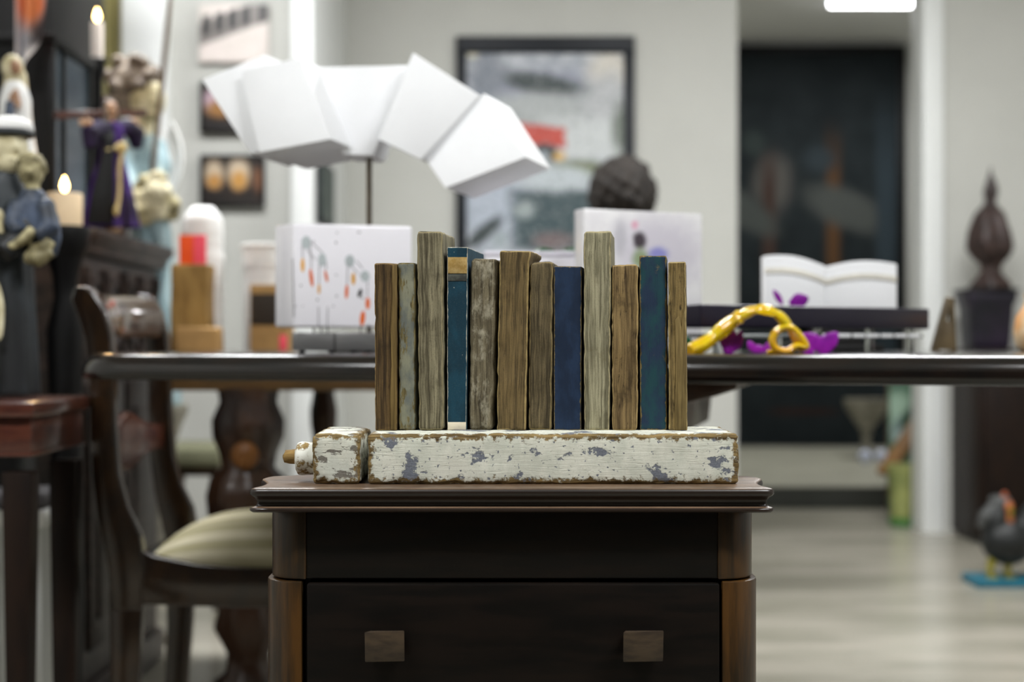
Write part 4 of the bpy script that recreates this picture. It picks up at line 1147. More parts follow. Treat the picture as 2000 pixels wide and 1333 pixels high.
# ================================================================== CARVED ALTAR CABINET ALONG THE LEFT WALL
KX, KY0, KY1, KZ = -0.875, 2.92, 3.55, 1.02
kc = thing('carved_cabinet', (-1.35, 3.23, 0), 'carved dark oak altar cabinet with arched niches along the left wall', 'cabinet')
MB().box(-1.85, KX - 0.012, KY0, KY1, 0.06, KZ - 0.05).build('body', M['carved'], kc)
MB().rings([[Vector((-1.86 - k, KY0 - k, z)), Vector((KX + k, KY0 - k, z)), Vector((KX + k, KY1 + k * 0.3, z)), Vector((-1.86 - k, KY1 + k * 0.3, z))] for k, z in ((0.0, KZ - 0.055), (0.012, KZ - 0.045), (0.012, KZ - 0.035), (0.026, KZ - 0.022), (0.030, KZ - 0.012), (0.030, KZ))]).build('cornice', M['carved'], kc, bevel=0.002)
MB().box(-1.86, KX + 0.006, KY0 - 0.008, KY1 + 0.004, 0.0, 0.075).build('plinth', M['carved'], kc, bevel=0.004)
# arcade of niches on the face that looks along +x
nn = 4; zt, zb = KZ - 0.075, KZ - 0.30
dy = (KY1 - KY0 - 0.06) / nn
for k in range(nn):
    yc = KY0 + 0.03 + dy * (k + 0.5)
    arch = []
    for j in range(9):
        a = math.pi * j / 8
        arch.append((yc + dy * 0.30 * math.cos(a), zt - 0.075 + 0.05 * math.sin(a)))
    arch += [(yc - dy * 0.30, zb + 0.09), (yc, zb + 0.06), (yc + dy * 0.30, zb + 0.09)]
    MB().prism([Vector((KX - 0.012, y, z)) for y, z in arch], (0.0035, 0, 0)).build('niche', M['black'], kc)
    path = [Vector((KX - 0.008, y, z)) for y, z in arch + arch[:1]]
    MB().tube(path, 0.006, 8).build('niche_moulding', M['carved'], kc)
for k in range(nn + 1):
    yc = KY0 + 0.03 + dy * k
    MB().lathe([(0.011, zb + 0.03), (0.013, zb + 0.045), (0.007, zb + 0.06), (0.009, zb + 0.11), (0.007, zt - 0.05), (0.013, zt - 0.03), (0.012, zt)], (KX - 0.008, yc, 0), 12).build('colonnette', M['carved'], kc)
for k in range(2):
    y0 = KY0 + 0.04 + k * 0.29; y1 = y0 + 0.26
    MB().box(KX - 0.014, KX - 0.002, y0, y1, 0.14, zb - 0.02).build('panel', M['carved'], kc, bevel=0.008)
    MB().box(KX - 0.006, KX + 0.004, y0 + 0.05, y1 - 0.05, 0.20, zb - 0.08).build('panel_field', M['carved'], kc, bevel=0.006)

# glazed vitrine on the cabinet
VX0, VX1, VY0, VY1, VZ1 = -1.26, -0.960, 2.98, 3.26, Z(70, 2.98)
vt = thing('vitrine', (-1.1, 3.12, KZ), 'black framed glass display case standing on the carved cabinet', 'display case')
for x in (VX0, VX1 - 0.018):
    for y in (VY0, VY1 - 0.018):
        MB().box(x, x + 0.018, y, y + 0.018, KZ, VZ1).build('post', M['black'], vt, bevel=0.002)
MB().box(VX0, VX1, VY0, VY1, KZ, KZ + 0.02).build('floor_panel', M['black'], vt, bevel=0.002)
MB().box(VX0 - .004, VX1 + .004, VY0 - .004, VY1 + .004, VZ1 - 0.016, VZ1 + 0.004).build('top_panel', M['black'], vt, bevel=0.002)
MB().box(VX0 + 0.018, VX1 - 0.018, VY0 + 0.004, VY0 + 0.010, KZ + 0.02, VZ1 - 0.016).build('front_panel', M['black'], vt)
MB().box(VX0 + 0.004, VX0 + 0.010, VY0 + 0.018, VY1 - 0.018, KZ + 0.02, VZ1 - 0.016).build('back_panel', M['black'], vt)
M['darkglass'] = mat('dark_reflective_glass', (48, 62, 68), 0.06, c2=(30, 38, 42), scale=4, spec=0.9)
MB().box(VX1 - 0.012, VX1 - 0.007, VY0 + 0.018, VY1 - 0.018, KZ + 0.02, VZ1 - 0.016).build('pane', M['darkglass'], vt)
MB().box(VX1 - 0.014, VX1 - 0.002, VY0 + 0.075, VY0 + 0.090, KZ + 0.02, VZ1 - 0.016).build('muntin', M['black'], vt, bevel=0.001)

def candle(name, x, y, z0, r, h, wax, label, drip=True):
    t = thing(name, (x, y, z0), label, 'candle')
    MB().lathe([(r * .98, 0), (r, 0.003), (r, h - 0.004), (r * 0.95, h), (r * 0.75, h - 0.001), (r * 0.3, h - 0.004), (0.001, h - 0.005)], (x, y, z0), 28).build('wax', wax, t, ang=50)
    MB().tube([(x, y, z0 + h - 0.006), (x + 0.0006, y, z0 + h + 0.007)], 0.0012, 6).build('wick', M['wick'], t)
    MB().lathe([(0.0008, 0), (0.0045, 0.004), (0.0072, 0.010), (0.0066, 0.016), (0.0036, 0.024), (0.0006, 0.031)], (x, y, z0 + h + 0.002), 14).build('flame', M['flame'], t, ang=80)
    ld = bpy.data.lights.new('flame_light', 'POINT'); ld.energy = 0.5; ld.color = (1, 0.62, 0.28); ld.shadow_soft_size = 0.012
    lo = bpy.data.objects.new('flame_light', ld); col.objects.link(lo); lo.parent = t; lo.location = (0, 0, h + 0.03)
    return t
# pillar candle on a turned dark stand
CSD = 2.73
zc0 = Z(443, CSD)
cs = thing('candle_stand', (X(128, CSD), CSD, 0), 'tall black turned candle stand at the end of the carved cabinet', 'candle stand')
MB().lathe([(0.05, 0), (0.054, 0.02), (0.045, 0.05), (0.03, 0.09), (0.035, 0.3), (0.026, 0.5), (0.036, zc0 - 0.20), (0.022, zc0 - 0.14), (0.024, zc0 - 0.10), (0.034, zc0 - 0.06)], (X(128, CSD), CSD, 0), 24).build('stem', M['black'], cs)
MB().lathe([(0.034, zc0 - 0.06), (0.044, zc0 - 0.04), (0.048, zc0 - 0.012), (0.046, zc0)], (X(128, CSD), CSD, 0), 24).build('dish', M['black'], cs)
candle('pillar_candle', X(126, CSD), CSD, zc0, 34 * CSD / F, Z(378, CSD) - zc0, M['candle'], 'thick cream pillar candle with lit wick on the black stand')
# taper on a candlestick behind the vitrine
TDp = 3.38
ck = thing('candlestick', (X(190, TDp), TDp, KZ), 'black candlestick on the carved cabinet behind the vitrine', 'candlestick')
zt_ = Z(118, TDp)
MB().lathe([(0.05, 0), (0.052, 0.008), (0.03, 0.02), (0.012, 0.05), (0.010, zt_ - KZ - 0.05), (0.02, zt_ - KZ - 0.02), (0.018, zt_ - KZ)], (X(190, TDp), TDp, KZ), 20).build('stem', M['black'], ck)
MB().lathe([(0.018, zt_ - KZ - .004), (0.028, zt_ - KZ), (0.026, zt_ - KZ + 0.003)], (X(190, TDp), TDp, KZ), 20).build('drip_pan', M['black'], ck)
candle('taper_candle', X(190, TDp), TDp, zt_ + 0.003, 11.5 * TDp / F, Z(46, TDp) - zt_, M['candle_white'], 'slim white lit candle in the black candlestick')

# purple-robed crucifix figure
FD = 3.11
fx = X(216, FD)
cf = thing('crucifix_figure', (fx, FD, KZ), 'purple robed crucifix figure with gold cord standing on the carved cabinet', 'statue')
sf = FD / F
def fq(px, py, dy=0): 
    d_ = FD + (px - 216) * 0.0015; q = P(px, py, d_); return Vector((q.x + dy * -0.6, d_ + dy * 0.8, q.z))
MB().box(fx - 0.045, fx + 0.035, FD - 0.03, FD + 0.045, KZ, KZ + 0.018).build('base', M['leg'], cf, bevel=0.003)
MB().bar(fq(217, 185, 0.03), (fx, FD + 0.03, KZ + 0.01), 0.018, 0.012).build('cross_upright', M['redwood'], cf, bevel=0.001)
MB().bar(fq(112, 224, 0.008), fq(286, 220, 0.008), 0.012, 0.016).build('cross_beam', M['redwood'], cf, bevel=0.001)
def fr(px, py, rx, ry, wob=0.08, lob=8):
    c = fq(px, py)
    return [c + Vector((rx * sf * math.cos(a) * (1 + wob * math.cos(lob * a + py * .01)), ry * sf * math.sin(a) * (1 + wob * math.cos(lob * a + py * .01)), 0)) for a in [2 * math.pi * k / 40 for k in range(40)]]
m = MB().rings([fr(216, 446, 54, 34, .10), fr(216, 410, 48, 32, .10), fr(216, 360, 38, 28, .08), fr(217, 310, 26, 22, .06), fr(218, 285, 22, 19, .04), fr(218, 262, 24, 18, .03), fr(218, 246, 22, 16, 0), fr(218, 238, 10, 10, 0)])
m.build('robe', M['purple_cloth'], cf, remesh=0.0035, smooth_it=1)
m = MB().rings([[fq(px_, py_, dy_) for px_, dy_ in ((a_, -.030), (b_, -.036), (b_, -.030), (a_, -.024))] for py_, a_, b_ in ((440, 160, 212), (380, 170, 211), (320, 186, 211), (285, 193, 212), (262, 192, 214))])
m.build('mantle', M['black'], cf, bevel=0.002)
m = MB()
m.tube([fq(226, 252), fq(248, 250, -.006), fq(262, 262, -.01), fq(264, 292, -.01)], [.018, .020, .022, .012]).tube([fq(210, 252), fq(186, 252, -.006), fq(174, 262, -.01), fq(170, 290, -.01)], [.018, .020, .022, .012])
m.build('sleeves', mat('dark_violet_sleeve', (34, 20, 60), 0.85, c2=(18, 12, 30), scale=20), cf, remesh=0.0035, smooth_it=1)
m = MB().ell(fq(216, 214, -0.004), (12 * sf, 12 * sf, 16 * sf)).tube([fq(217, 244), fq(216, 220)], 0.007).ell(fq(215, 216, -0.018), (.0025, .004, .005))
m.build('head', M['flesh_paint'], cf, remesh=0.0022, smooth_it=1)
m = MB().ell(fq(217, 208, 0.004), (14 * sf, 12 * sf, 14 * sf)).tube([fq(207, 212), fq(206, 240)], [.007, .004]).tube([fq(226, 212), fq(228, 240)], [.007, .004])
m.build('hair', M['hairpaint'], cf, remesh=0.0024, smooth_it=1)
for px, sg in ((168, -1), (254, 1)):
    m = MB().ell(fq(px, 240, -.006), (12 * sf, 6 * sf, 7 * sf))
    for k in range(4): m.tube([fq(px + sg * 6, 237 + 2.4 * k, -.006), fq(px + sg * 15, 235 + 3.2 * k, -.008)], .0022, 6)
    m.tube([fq(px, 236, -.006), fq(px + sg * 5, 229, -.008)], .0024, 6)
    m.build('hand', M['flesh_paint'], cf, remesh=0.0016, smooth_it=1)
MB().tube(dense([fq(196, 296, -.028), fq(226, 292, -.034), fq(222, 330, -.034), fq(220, 380, -.038), fq(214, 415, -.042)]), .0045, 8).ell(fq(225, 292, -.036), (.013, .009, .013)).ell(fq(213, 415, -.042), (.006, .006, .012)).build('cord', M['gold_cord'], cf)

# cherub with rod and bouquet, on its own plinth beyond the cabinet
AD = 3.78
aP = lambda px, py, dy=0.0: Vector((X(px, AD), AD + dy, Z(py, AD)))
sa_ = AD / F
pz = 0.62
an = thing('angel_statue', (X(288, AD), AD, 0), 'cream and pale blue angel statue with grey hair holding a long rod', 'statue')
MB().lathe([(0.11, 0), (0.115, 0.03), (0.09, 0.06), (0.075, 0.12), (0.07, pz - 0.1), (0.085, pz - 0.05), (0.10, pz - 0.02), (0.10, pz)], (X(292, AD), AD, 0), 28).build('plinth', M['grey_stone'], an)
def ar(px, py, rx, ry, wob=0.06, lob=7):
    c = aP(px, py)
    return [c + Vector((rx * sa_ * math.cos(a) * (1 + wob * math.cos(lob * a + py * .012)), ry * sa_ * math.sin(a) * (1 + wob * math.cos(lob * a + py * .012)), 0)) for a in [2 * math.pi * k / 40 for k in range(40)]]
yb = CY - (pz - H) * F / AD
m = MB().rings([ar(296, yb, 56, 46, .1), ar(300, 700, 46, 40, .1), ar(302, 600, 42, 36, .09), ar(298, 500, 40, 34, .08), ar(288, 420, 38, 32, .06), ar(280, 340, 40, 32, .04), ar(276, 285, 40, 28, 0), ar(276, 260, 22, 20, 0)])
m.tube([aP(300, 285), aP(318, 330, -.03), aP(312, 368, -.06)], [.036, .032, .022]).tube([aP(250, 285), aP(246, 330, -.03), aP(270, 385, -.07)], [.034, .032, .024])
m.build('gown', M['paleblue'], an, remesh=0.005, smooth_it=2)
m = MB().ell(aP(290, 196, -.01), (36 * sa_, 40 * sa_, 44 * sa_)).tube([aP(276, 275), aP(280, 220)], .032).ell(aP(312, 206, -.038), (10 * sa_, 11 * sa_, 9 * sa_)).ell(aP(300, 226, -.03), (18 * sa_, 16 * sa_, 12 * sa_)).ell(aP(308, 186, -.044), (12 * sa_, 6 * sa_, 4 * sa_))
m.build('head', M['cream'], an, remesh=0.004, smooth_it=2)
m = MB().ell(aP(264, 158, -.004), (52 * sa_, 52 * sa_, 42 * sa_)).ell(aP(240, 190, .0), (30 * sa_, 40 * sa_, 40 * sa_))
for k in range(22):
    a = k * 2.399
    m.ell(aP(262 + 44 * math.cos(a) - (4 if math.cos(a) > .3 else 0), 150 + 32 * math.sin(a) * .9, -.02 + .045 * math.sin(k * 1.7)), (15 * sa_, 13 * sa_, 11 * sa_), 10, 7)
m.build('hair', M['hairpaint'], an, remesh=0.0045, smooth_it=1)
for sg, cxp in ((1, 312), (-1, 236)):
    m = MB()
    def wing(u, v, sg=sg, cxp=cxp):
        z = 250 + 150 * v; w_ = 44 * math.sin(math.pi * (0.12 + 0.8 * v)) ** 0.7
        return aP(cxp + sg * (-8 + w_ * u), z - 20 * u, .05 + .02 * math.sin(u * 3) + .004 * math.sin(u * 26))
    m.sheet(wing, 18, 12, (0, .008, 0)).build('wing', M['plaster'], an, ang=70)
MB().tube([aP(346, -30, -.06), aP(328, 175, -.066), aP(309, 362, -.072)], [.0062, .0070, .0075], 10).build('rod', mat('dark_bronze_rod', (78, 62, 44), 0.45), an)
m = MB().ell(aP(310, 366, -.072), (13 * sa_, 9 * sa_, 13 * sa_))
for k in range(4): m.tube([aP(302, 360 + 5 * k, -.078), aP(318, 358 + 5 * k, -.084)], .0045, 6)
m.tube([aP(304, 358, -.078), aP(314, 349, -.082)], .005, 6)
m.build('hand', M['cream'], an, remesh=0.003, smooth_it=1)
for k, (px, py, r) in enumerate([(308, 372, 26), (290, 398, 22), (330, 384, 26), (348, 408, 22), (322, 414, 28), (284, 420, 18), (352, 424, 16), (302, 432, 18), (330, 360, 18)]):
    m = MB().ell(aP(px, py, -.09 - .012 * (k % 3)), (r * sa_, r * sa_ * .8, r * sa_ * .9))
    for j in range(6):
        a = j * 1.05 + k
        m.ell(aP(px + .62 * r * math.cos(a), py + .55 * r * math.sin(a), -.10 - .012 * (k % 3)), (r * .5 * sa_, r * .4 * sa_, r * .45 * sa_), 9, 6)
    m.build('bloom', M['cream'] if k % 3 else M['cream_dark'], an, remesh=0.004, smooth_it=1)
MB().tube(dense([aP(318, 420, -.08), aP(330, 480, -.075), aP(326, 560, -.07), aP(318, 660, -.07), aP(322, 745, -.07)]), [.022 + .008 * math.sin(k * .5) for k in range(21)], 12).build('drapery', M['paleblue'], an)

# black wardrobe and hanging printed cloth
wd = thing('wardrobe', (-1.72, 3.9, 0), 'tall black wardrobe behind the carved cabinet', 'wardrobe')
WX1 = X(96, 3.66)
MB().box(-2.25, WX1, 3.66, 4.15, 0.08, 2.3).build('body', M['black'], wd, bevel=0.004)
MB().box(-2.27, WX1 + 0.02, 3.64, 4.16, 2.3, 2.35).build('cornice', M['black'], wd, bevel=0.006)
MB().box(-2.24, WX1 - 0.01, 3.67, 4.14, 0.0, 0.08).build('plinth', M['black'], wd)
for k in range(2):
    x0 = -2.24 + k * ((WX1 + 2.24) / 2)
    dd = MB().box(x0 + 0.006, x0 + (WX1 + 2.24) / 2 - 0.006, 3.645, 3.662, 0.1, 2.28).build('door', M['black'], wd, bevel=0.003)
    hx = x0 + (0.05 if k else (WX1 + 2.24) / 2 - 0.05)
    MB().tube([(hx, 3.63, 1.05), (hx, 3.63, 1.2)], 0.006, 8).build('handle', M['steel'], dd)
BD = 2.93
def cloth(u, v):
    top = Vector((X(36 + 128 * u, BD), BD, CEIL - 0.002))
    bot = P(38 + 14 * u + 40 * u * u, 168 - 30 * u - 90 * u * u, BD)
    q = top.lerp(bot, v)
    return q + Vector((0, -0.014 * math.sin(u * 11 + v * 2) - 0.012, 0))
clm = picture_mat('printed_sheet', (206, 206, 212), (160, 160, 168), [('e', 0.22, 0.125, 0.20, 0.045, 0.4, (222, 130, 80), 0), ('e', 0.40, 0.075, 0.22, 0.03, 0.5, (64, 60, 64), 0.1), ('r', -0.06, 0.1, 0.09, 0.2, 0.4, (230, 230, 234), 0), ('e', 0.65, 0.10, 0.10, 0.05, 0.5, (76, 78, 86), 0), ('e', .30, .035, .20, .022, .4, (230, 228, 230), 0.1)], 0.14, 1.45, 14, 0.7, 0.4)
o = MB().sheet(cloth, 24, 20, (0, 0.0015, 0)).build('hanging_banner', clm, ang=80)
tag(o, 'grey printed cloth banner with orange patches hanging before the black display case', 'banner')

# white stool behind the console legs
ws = thing('white_stool', (X(60, 2.5), 2.51, 0), 'white legged stool with dark grey pad behind the console table', 'stool')
zz = Z(990, 2.5)
MB().box(X(-30, 2.5), X(108, 2.5), 2.44, 2.58, zz - 0.028, zz).build('seat', M['wall_white'], ws, bevel=0.003)
MB().box(X(-26, 2.5), X(106, 2.5), 2.445, 2.575, zz, zz + 0.03).build('pad', mat('dark_grey_pad', (74, 72, 74), 0.9), ws, bevel=0.008, segs=3)
for px in (66, -10):
    for yy in (2.45, 2.54):
        MB().box(X(px - 20, 2.5), X(px + 22, 2.5), yy, yy + 0.03, 0, zz - 0.02).build('leg', M['wall_white'], ws, bevel=0.003)

# curtain on the left bay wall
def curt(px0, px1, d, z0, z1, n=9):
    return MB().sheet(lambda u, v: Vector((X(px0 + (px1 - px0) * u, d), d + 0.018 * math.sin(u * n * 2) , z0 + (z1 - z0) * v)), 40, 6, (0, 0.004, 0))
o = curt(160, 236, 4.93, 0.02, 2.6).build('curtain', M['olive'], ang=80)
tag(o, 'olive gold curtain hanging beside the white door trim', 'curtain')
o = curt(84, 158, 4.93, 0.02, 2.6).build('curtain', M['pink'], ang=80)
tag(o, 'dusty pink curtain hanging next to the olive gold one', 'curtain')

# ================================================================== PICTURES
def picture(px0, px1, py0, py1, d, fw, pats, bg, bg2, label, name='framed_picture', frame='frame', sc_=6, border=None, depth=0.03, nm=0.5, head=None, detail=0.0, rough=0.4, spec=0.5):
    head = head or fw
    x0, x1, z0, z1 = X(px0, d), X(px1, d), Z(py1, d), Z(py0, d)
    w_, h_ = x1 - x0, z1 - z0
    t = thing(name, ((x0 + x1) / 2, d + depth / 2, z0), label, 'picture')
    if fw:
        for (a, b_, c_, e) in ((x0, x1, z1 - head, z1), (x0, x1, z0, z0 + fw), (x0, x0 + fw, z0 + fw, z1 - head), (x1 - fw, x1, z0 + fw, z1 - head)):
            MB().box(a, b_, d, d + depth, c_, e).build('frame_bar', M[frame], t, bevel=0.003)
    pmt = picture_mat(name + '_print', bg, bg2, pats, w_, h_, sc_, rough, nm, detail, spec)
    MB().box(x0 + fw * .9, x1 - fw * .9, d + depth * .35, d + depth, z0 + fw * .9, z1 - fw * .9).build('print', pmt, t)
    return t
def bg_(px, py, rx, ry, soft, c, sh=0, k='e'):
    return (k, (px - 890) / 350, (690 - py) / 620, rx / 350, ry / 620, soft, c, sh)
big = [bg_(1060, 175, 150, 45, .5, (150, 154, 168)), bg_(1195, 140, 45, 40, .5, (206, 200, 188)), bg_(1060, 165, 95, 22, .45, (52, 62, 62), -.1), bg_(950, 150, 34, 60, .6, (120, 126, 136)), bg_(1160, 180, 40, 14, .5, (90, 100, 104), -.1),
       bg_(1060, 215, 120, 34, .4, (168, 172, 172)), bg_(1190, 200, 50, 60, .5, (178, 180, 182)), bg_(1150, 270, 80, 40, .4, (196, 200, 200), 0, 'r'), bg_(1055, 264, 48, 20, .12, (190, 74, 60), -.06, 'r'), bg_(1066, 298, 26, 18, .3, (44, 52, 56)), bg_(1060, 306, 11, 10, .4, (170, 180, 186)),
       bg_(1092, 305, 12, 8, .5, (214, 170, 90)), bg_(1215, 250, 20, 50, .5, (110, 118, 108)), bg_(1130, 330, 50, 18, .5, (110, 118, 84)), bg_(960, 400, 70, 80, .5, (170, 178, 190)), bg_(1090, 350, 70, 26, .4, (186, 194, 198)),
       bg_(1090, 430, 90, 58, .2, (58, 76, 80), 0, 'r'), bg_(1025, 410, 20, 16, .5, (150, 160, 160)), bg_(1080, 470, 40, 16, .5, (110, 96, 96)), bg_(945, 455, 36, 18, .4, (48, 58, 58), .4), bg_(975, 468, 16, 16, .5, (150, 160, 164)), bg_(922, 103, 12, 10, .4, (206, 200, 176))]
picture(890, 1240, 70, 690, WY - 0.03, 0.045, big, (196, 199, 204), (140, 147, 156), 'large black framed grey street picture with a red vehicle', sc_=14, nm=0.7, head=0.070, detail=0.5)
b1 = [('r', 0.5, 0.70, 0.55, 0.20, 0.2, (128, 122, 118), 0.45)]
for k in range(5):
    b1.append(('r', 0.10 + 0.19 * k + (0.06 if k == 4 else 0), 0.62 + 0.055 * k + 0.02, 0.055, 0.17, 0.25, (34, 34, 34), 0.4))
picture(388, 524, 8, 120, 4.97, 0, b1, (226, 214, 208), (210, 202, 194), 'unframed pale print of a building with a row of dark windows', 'wall_print', sc_=8, depth=0.02, nm=0.15)
gl = [('e', 0.22, 0.62, 0.14, 0.24, 0.5, (196, 176, 150), 0), ('e', 0.60, 0.64, 0.16, 0.26, 0.5, (206, 186, 160), 0), ('e', 0.60, 0.50, 0.12, 0.18, 0.5, (190, 140, 70), 0), ('e', 0.22, 0.48, 0.11, 0.14, 0.5, (180, 130, 66), 0), ('e', 0.90, 0.52, 0.07, 0.22, 0.6, (120, 80, 54), 0)]
picture(390, 516, 302, 402, 4.97, 0.010, gl, (26, 22, 20), (44, 32, 24), 'dark print of glowing amber glasses hung beside the white pillar', 'wall_print', 'black', 10, depth=0.02, nm=0.4)
picture(390, 516, 158, 258, 4.97, 0.010, [('e', 0.18, 0.62, 0.12, 0.2, 0.5, (186, 160, 170), 0), ('e', 0.30, 0.46, 0.2, 0.16, 0.5, (150, 106, 56), 0)], (24, 20, 20), (40, 30, 24), 'dark print partly hidden by the white cuboid sculpture', 'wall_print', 'black', 10, depth=0.02, nm=0.4)
# small picture on the side of the wall return
rx = X(612, 4.9)
sp = thing('wall_print', (rx + 0.008, 5.12, Z(435, 4.98)), 'narrow dark green print on the side of the white pillar', 'picture')
z0, z1 = Z(435, 4.98), Z(308, 4.98)
MB().box(rx, rx + 0.016, 4.96, 5.36, z0, z1).build('frame', M['frame'], sp, bevel=0.002)
MB().box(rx + 0.012, rx + 0.018, 4.98, 5.34, z0 + .02, z1 - .02).build('print', mat('dark_green_print', (50, 66, 60), 0.5, c2=(110, 118, 110), scale=14, lo=.5, hi=.75), sp)

# ================================================================== SEATED PERSON BEYOND THE TABLE
HD = 4.3
hx = X(1216, HD)
zt = Z(310, HD)
ps = thing('person', (hx, HD, 0), 'person with dark curly hair seated beyond the table below the large picture', 'person')
hz = zt - 0.125
V = Vector
m = MB().ell((hx, HD, hz), (0.075, 0.095, 0.115)).ell((hx, HD + .085, hz - .02), (.014, .018, .02)).ell((hx, HD + .07, hz - .075), (.05, .035, .035)).tube([(hx, HD, hz - .20), (hx, HD, hz - .06)], .052)
m.ell((hx - .078, HD, hz - .01), (.012, .018, .03)).ell((hx + .078, HD, hz - .01), (.012, .018, .03)).ell((hx, HD + .084, hz - .062), (.024, .01, .006)).ell((hx - .03, HD + .08, hz + .008), (.015, .01, .008)).ell((hx + .03, HD + .08, hz + .008), (.015, .01, .008))
sz = hz - 0.24
seatz = 0.50
m.ell((hx, HD, sz - .12), (.155, .095, .17)).ell((hx, HD + .01, sz - .34), (.14, .10, .16)).ell((hx, HD + .02, seatz + .08), (.16, .12, .10))
for s in (-1, 1):
    m.tube([(hx + s * .14, HD, sz - .03), (hx + s * .175, HD + .05, sz - .27), (hx + s * .10, HD + .28, sz - .33)], [.046, .038, .027], 12)
    m.tube([(hx + s * .08, HD + .03, seatz + .07), (hx + s * .10, HD + .42, seatz + .06), (hx + s * .10, HD + .44, .28), (hx + s * .10, HD + .42, .07)], [.08, .058, .052, .038], 12)
    m.ell((hx + s * .10, HD + .48, .04), (.042, .11, .035))
    hp = V((hx + s * .095, HD + .34, sz - .34))
    m.ell(hp, (.036, .05, .016))
    for k in range(4):
        bx = hp + V(((-.024 + .016 * k), .045, 0)); ln = (.055, .066, .062, .048)[k]
        m.tube([bx, bx + V((0, ln * .6, -.002)), bx + V((0, ln, -.014))], [.0085, .008, .007], 7)
    m.tube([hp + V((-s * .028, .0, 0)), hp + V((-s * .052, .03, -.004)), hp + V((-s * .056, .055, -.012))], [.011, .0095, .008], 7)
m.build('body', M['skin'], ps, remesh=0.006, smooth_it=2)
m = MB().ell((hx, HD - .012, hz + .02), (.094, .105, .112))
random.seed(11)
for k in range(70):
    a = k * 2.399; zf = 1 - 1.45 * (k / 70)
    r = math.sqrt(max(0, 1 - zf * zf))
    yv = r * math.sin(a)
    if yv > 0.55 and zf < 0.45: continue
    m.ell((hx + .088 * r * math.cos(a), HD - .012 + .098 * yv, hz + .015 + .100 * zf), random.uniform(.016, .026), 8, 6)
m.build('hair', M['hair'], ps, remesh=0.005, smooth_it=1)
m = MB().ell((hx, HD, sz - .12), (.168, .108, .18)).ell((hx, HD + .01, sz - .34), (.152, .112, .20)).ell((hx, HD, sz + .005), (.11, .075, .06))
for s in (-1, 1):
    m.tube([(hx + s * .14, HD, sz - .03), (hx + s * .175, HD + .05, sz - .27), (hx + s * .125, HD + .20, sz - .312)], [.056, .048, .040], 12)
m.build('shirt', M['shirt'], ps, remesh=0.007, smooth_it=2)
m = MB().ell((hx, HD + .02, seatz + .075), (.172, .13, .10))
for s in (-1, 1):
    m.tube([(hx + s * .08, HD + .03, seatz + .075), (hx + s * .10, HD + .42, seatz + .06), (hx + s * .10, HD + .45, .28), (hx + s * .10, HD + .42, .09)], [.09, .070, .064, .052], 12)
m.build('trousers', M['trouser'], ps, remesh=0.007, smooth_it=2)
for s in (-1, 1):
    m = MB().ell((hx + s * .10, HD + .48, .045), (.05, .125, .042)).box(hx + s * .10 - .045, hx + s * .10 + .045, HD + .37, HD + .59, 0.0, .03)
    m.build('shoe', M['shoe'], ps, remesh=0.006, smooth_it=2)
sl = thing('stool', (hx, HD + .03, 0), 'plain dark round stool under the seated person', 'stool')
MB().lathe([(.15, seatz - .06), (.165, seatz - .05), (.165, seatz - .03), (.15, seatz - .022)], (hx, HD + .03, 0), 28).build('seat', M['leg'], sl)
for k in range(4):
    a = math.pi / 4 + k * math.pi / 2
    MB().tube([(hx + .13 * math.cos(a), HD + .03 + .13 * math.sin(a), 0), (hx + .10 * math.cos(a), HD + .03 + .10 * math.sin(a), seatz - .05)], [.014, .018], 10).build('leg', M['leg'], sl)

# ================================================================== RIGHT SIDE: BROWN CABINET WITH FINIAL, ROOSTER
GY = 5.50
gx0 = 1.805
gc = thing('sideboard', (gx0 + 0.4, GY + 0.16, 0), 'dark brown veneer sideboard against the wall right of the opening', 'sideboard')
MB().box(gx0, gx0 + 0.8, GY, WY - 0.005, 0.02, 0.735).build('body', M['cabinet_brown'], gc, bevel=0.003)
MB().box(gx0 - .01, gx0 + 0.81, GY - .012, WY - 0.003, 0.735, 0.757).build('top', M['cabinet_brown'], gc, bevel=0.004)
MB().box(gx0 + 0.02, gx0 + .78, GY + .02, WY - .02, 0, 0.03).build('plinth', M['black'], gc)
for k in range(2):
    d_ = MB().box(gx0 + .02 + .385 * k, gx0 + .395 + .385 * k, GY - .014, GY + .002, .06, .71).build('door', M['cabinet_brown'], gc, bevel=0.003)
    hx_ = gx0 + (.36 if k == 0 else .44)
    MB().lathe([(.012, 0), (.016, .01), (.010, .02)], (hx_, GY - .02, .42), 12).build('knob', M['steel'], d_)
PZ = 0.757
pd2 = 5.62
pl = thing('display_plinth', (X(1925, pd2), pd2, PZ), 'dark purple blue plinth on the sideboard carrying the carved finial', 'plinth')
pzt = Z(572, pd2)
MB().rings([[Vector((X(1925, pd2) + sx_ * r, pd2 + sy_ * r, z)) for sx_, sy_ in ((-1, -1), (1, -1), (1, 1), (-1, 1))] for r, z in ((.070, PZ), (.076, PZ + .04), (.084, pzt - .05), (.094, pzt - .03), (.094, pzt))]).build('body', M['plinth'], pl, bevel=0.004)
MB().box(X(1925, pd2) - .100, X(1925, pd2) + .100, pd2 - .100, pd2 + .100, pzt, pzt + .014).build('cap', M['black'], pl, bevel=0.003)
fz = pzt + .014
k_ = pd2 / F
fin = thing('carved_finial', (X(1932, pd2), pd2, fz), 'dark flame shaped carved finial sculpture on the purple blue plinth', 'sculpture')
fp = [(36, 562), (34, 552), (24, 540), (17, 530), (20, 518), (32, 505), (42, 488), (43, 472), (38, 452), (32, 432), (26, 415), (15, 404), (10, 395), (11, 385), (13, 375), (11, 362), (8, 352), (3, 338), (1, 326)]
MB().lathe([(r * k_, Z(y, pd2)) for r, y in fp if Z(y, pd2) > fz - 0.002] , (X(1935, pd2), pd2, 0), 36, wob=0.12, lobes=5).build('body', M['finial'], fin, ang=70, wobble=0.006, wscale=14)
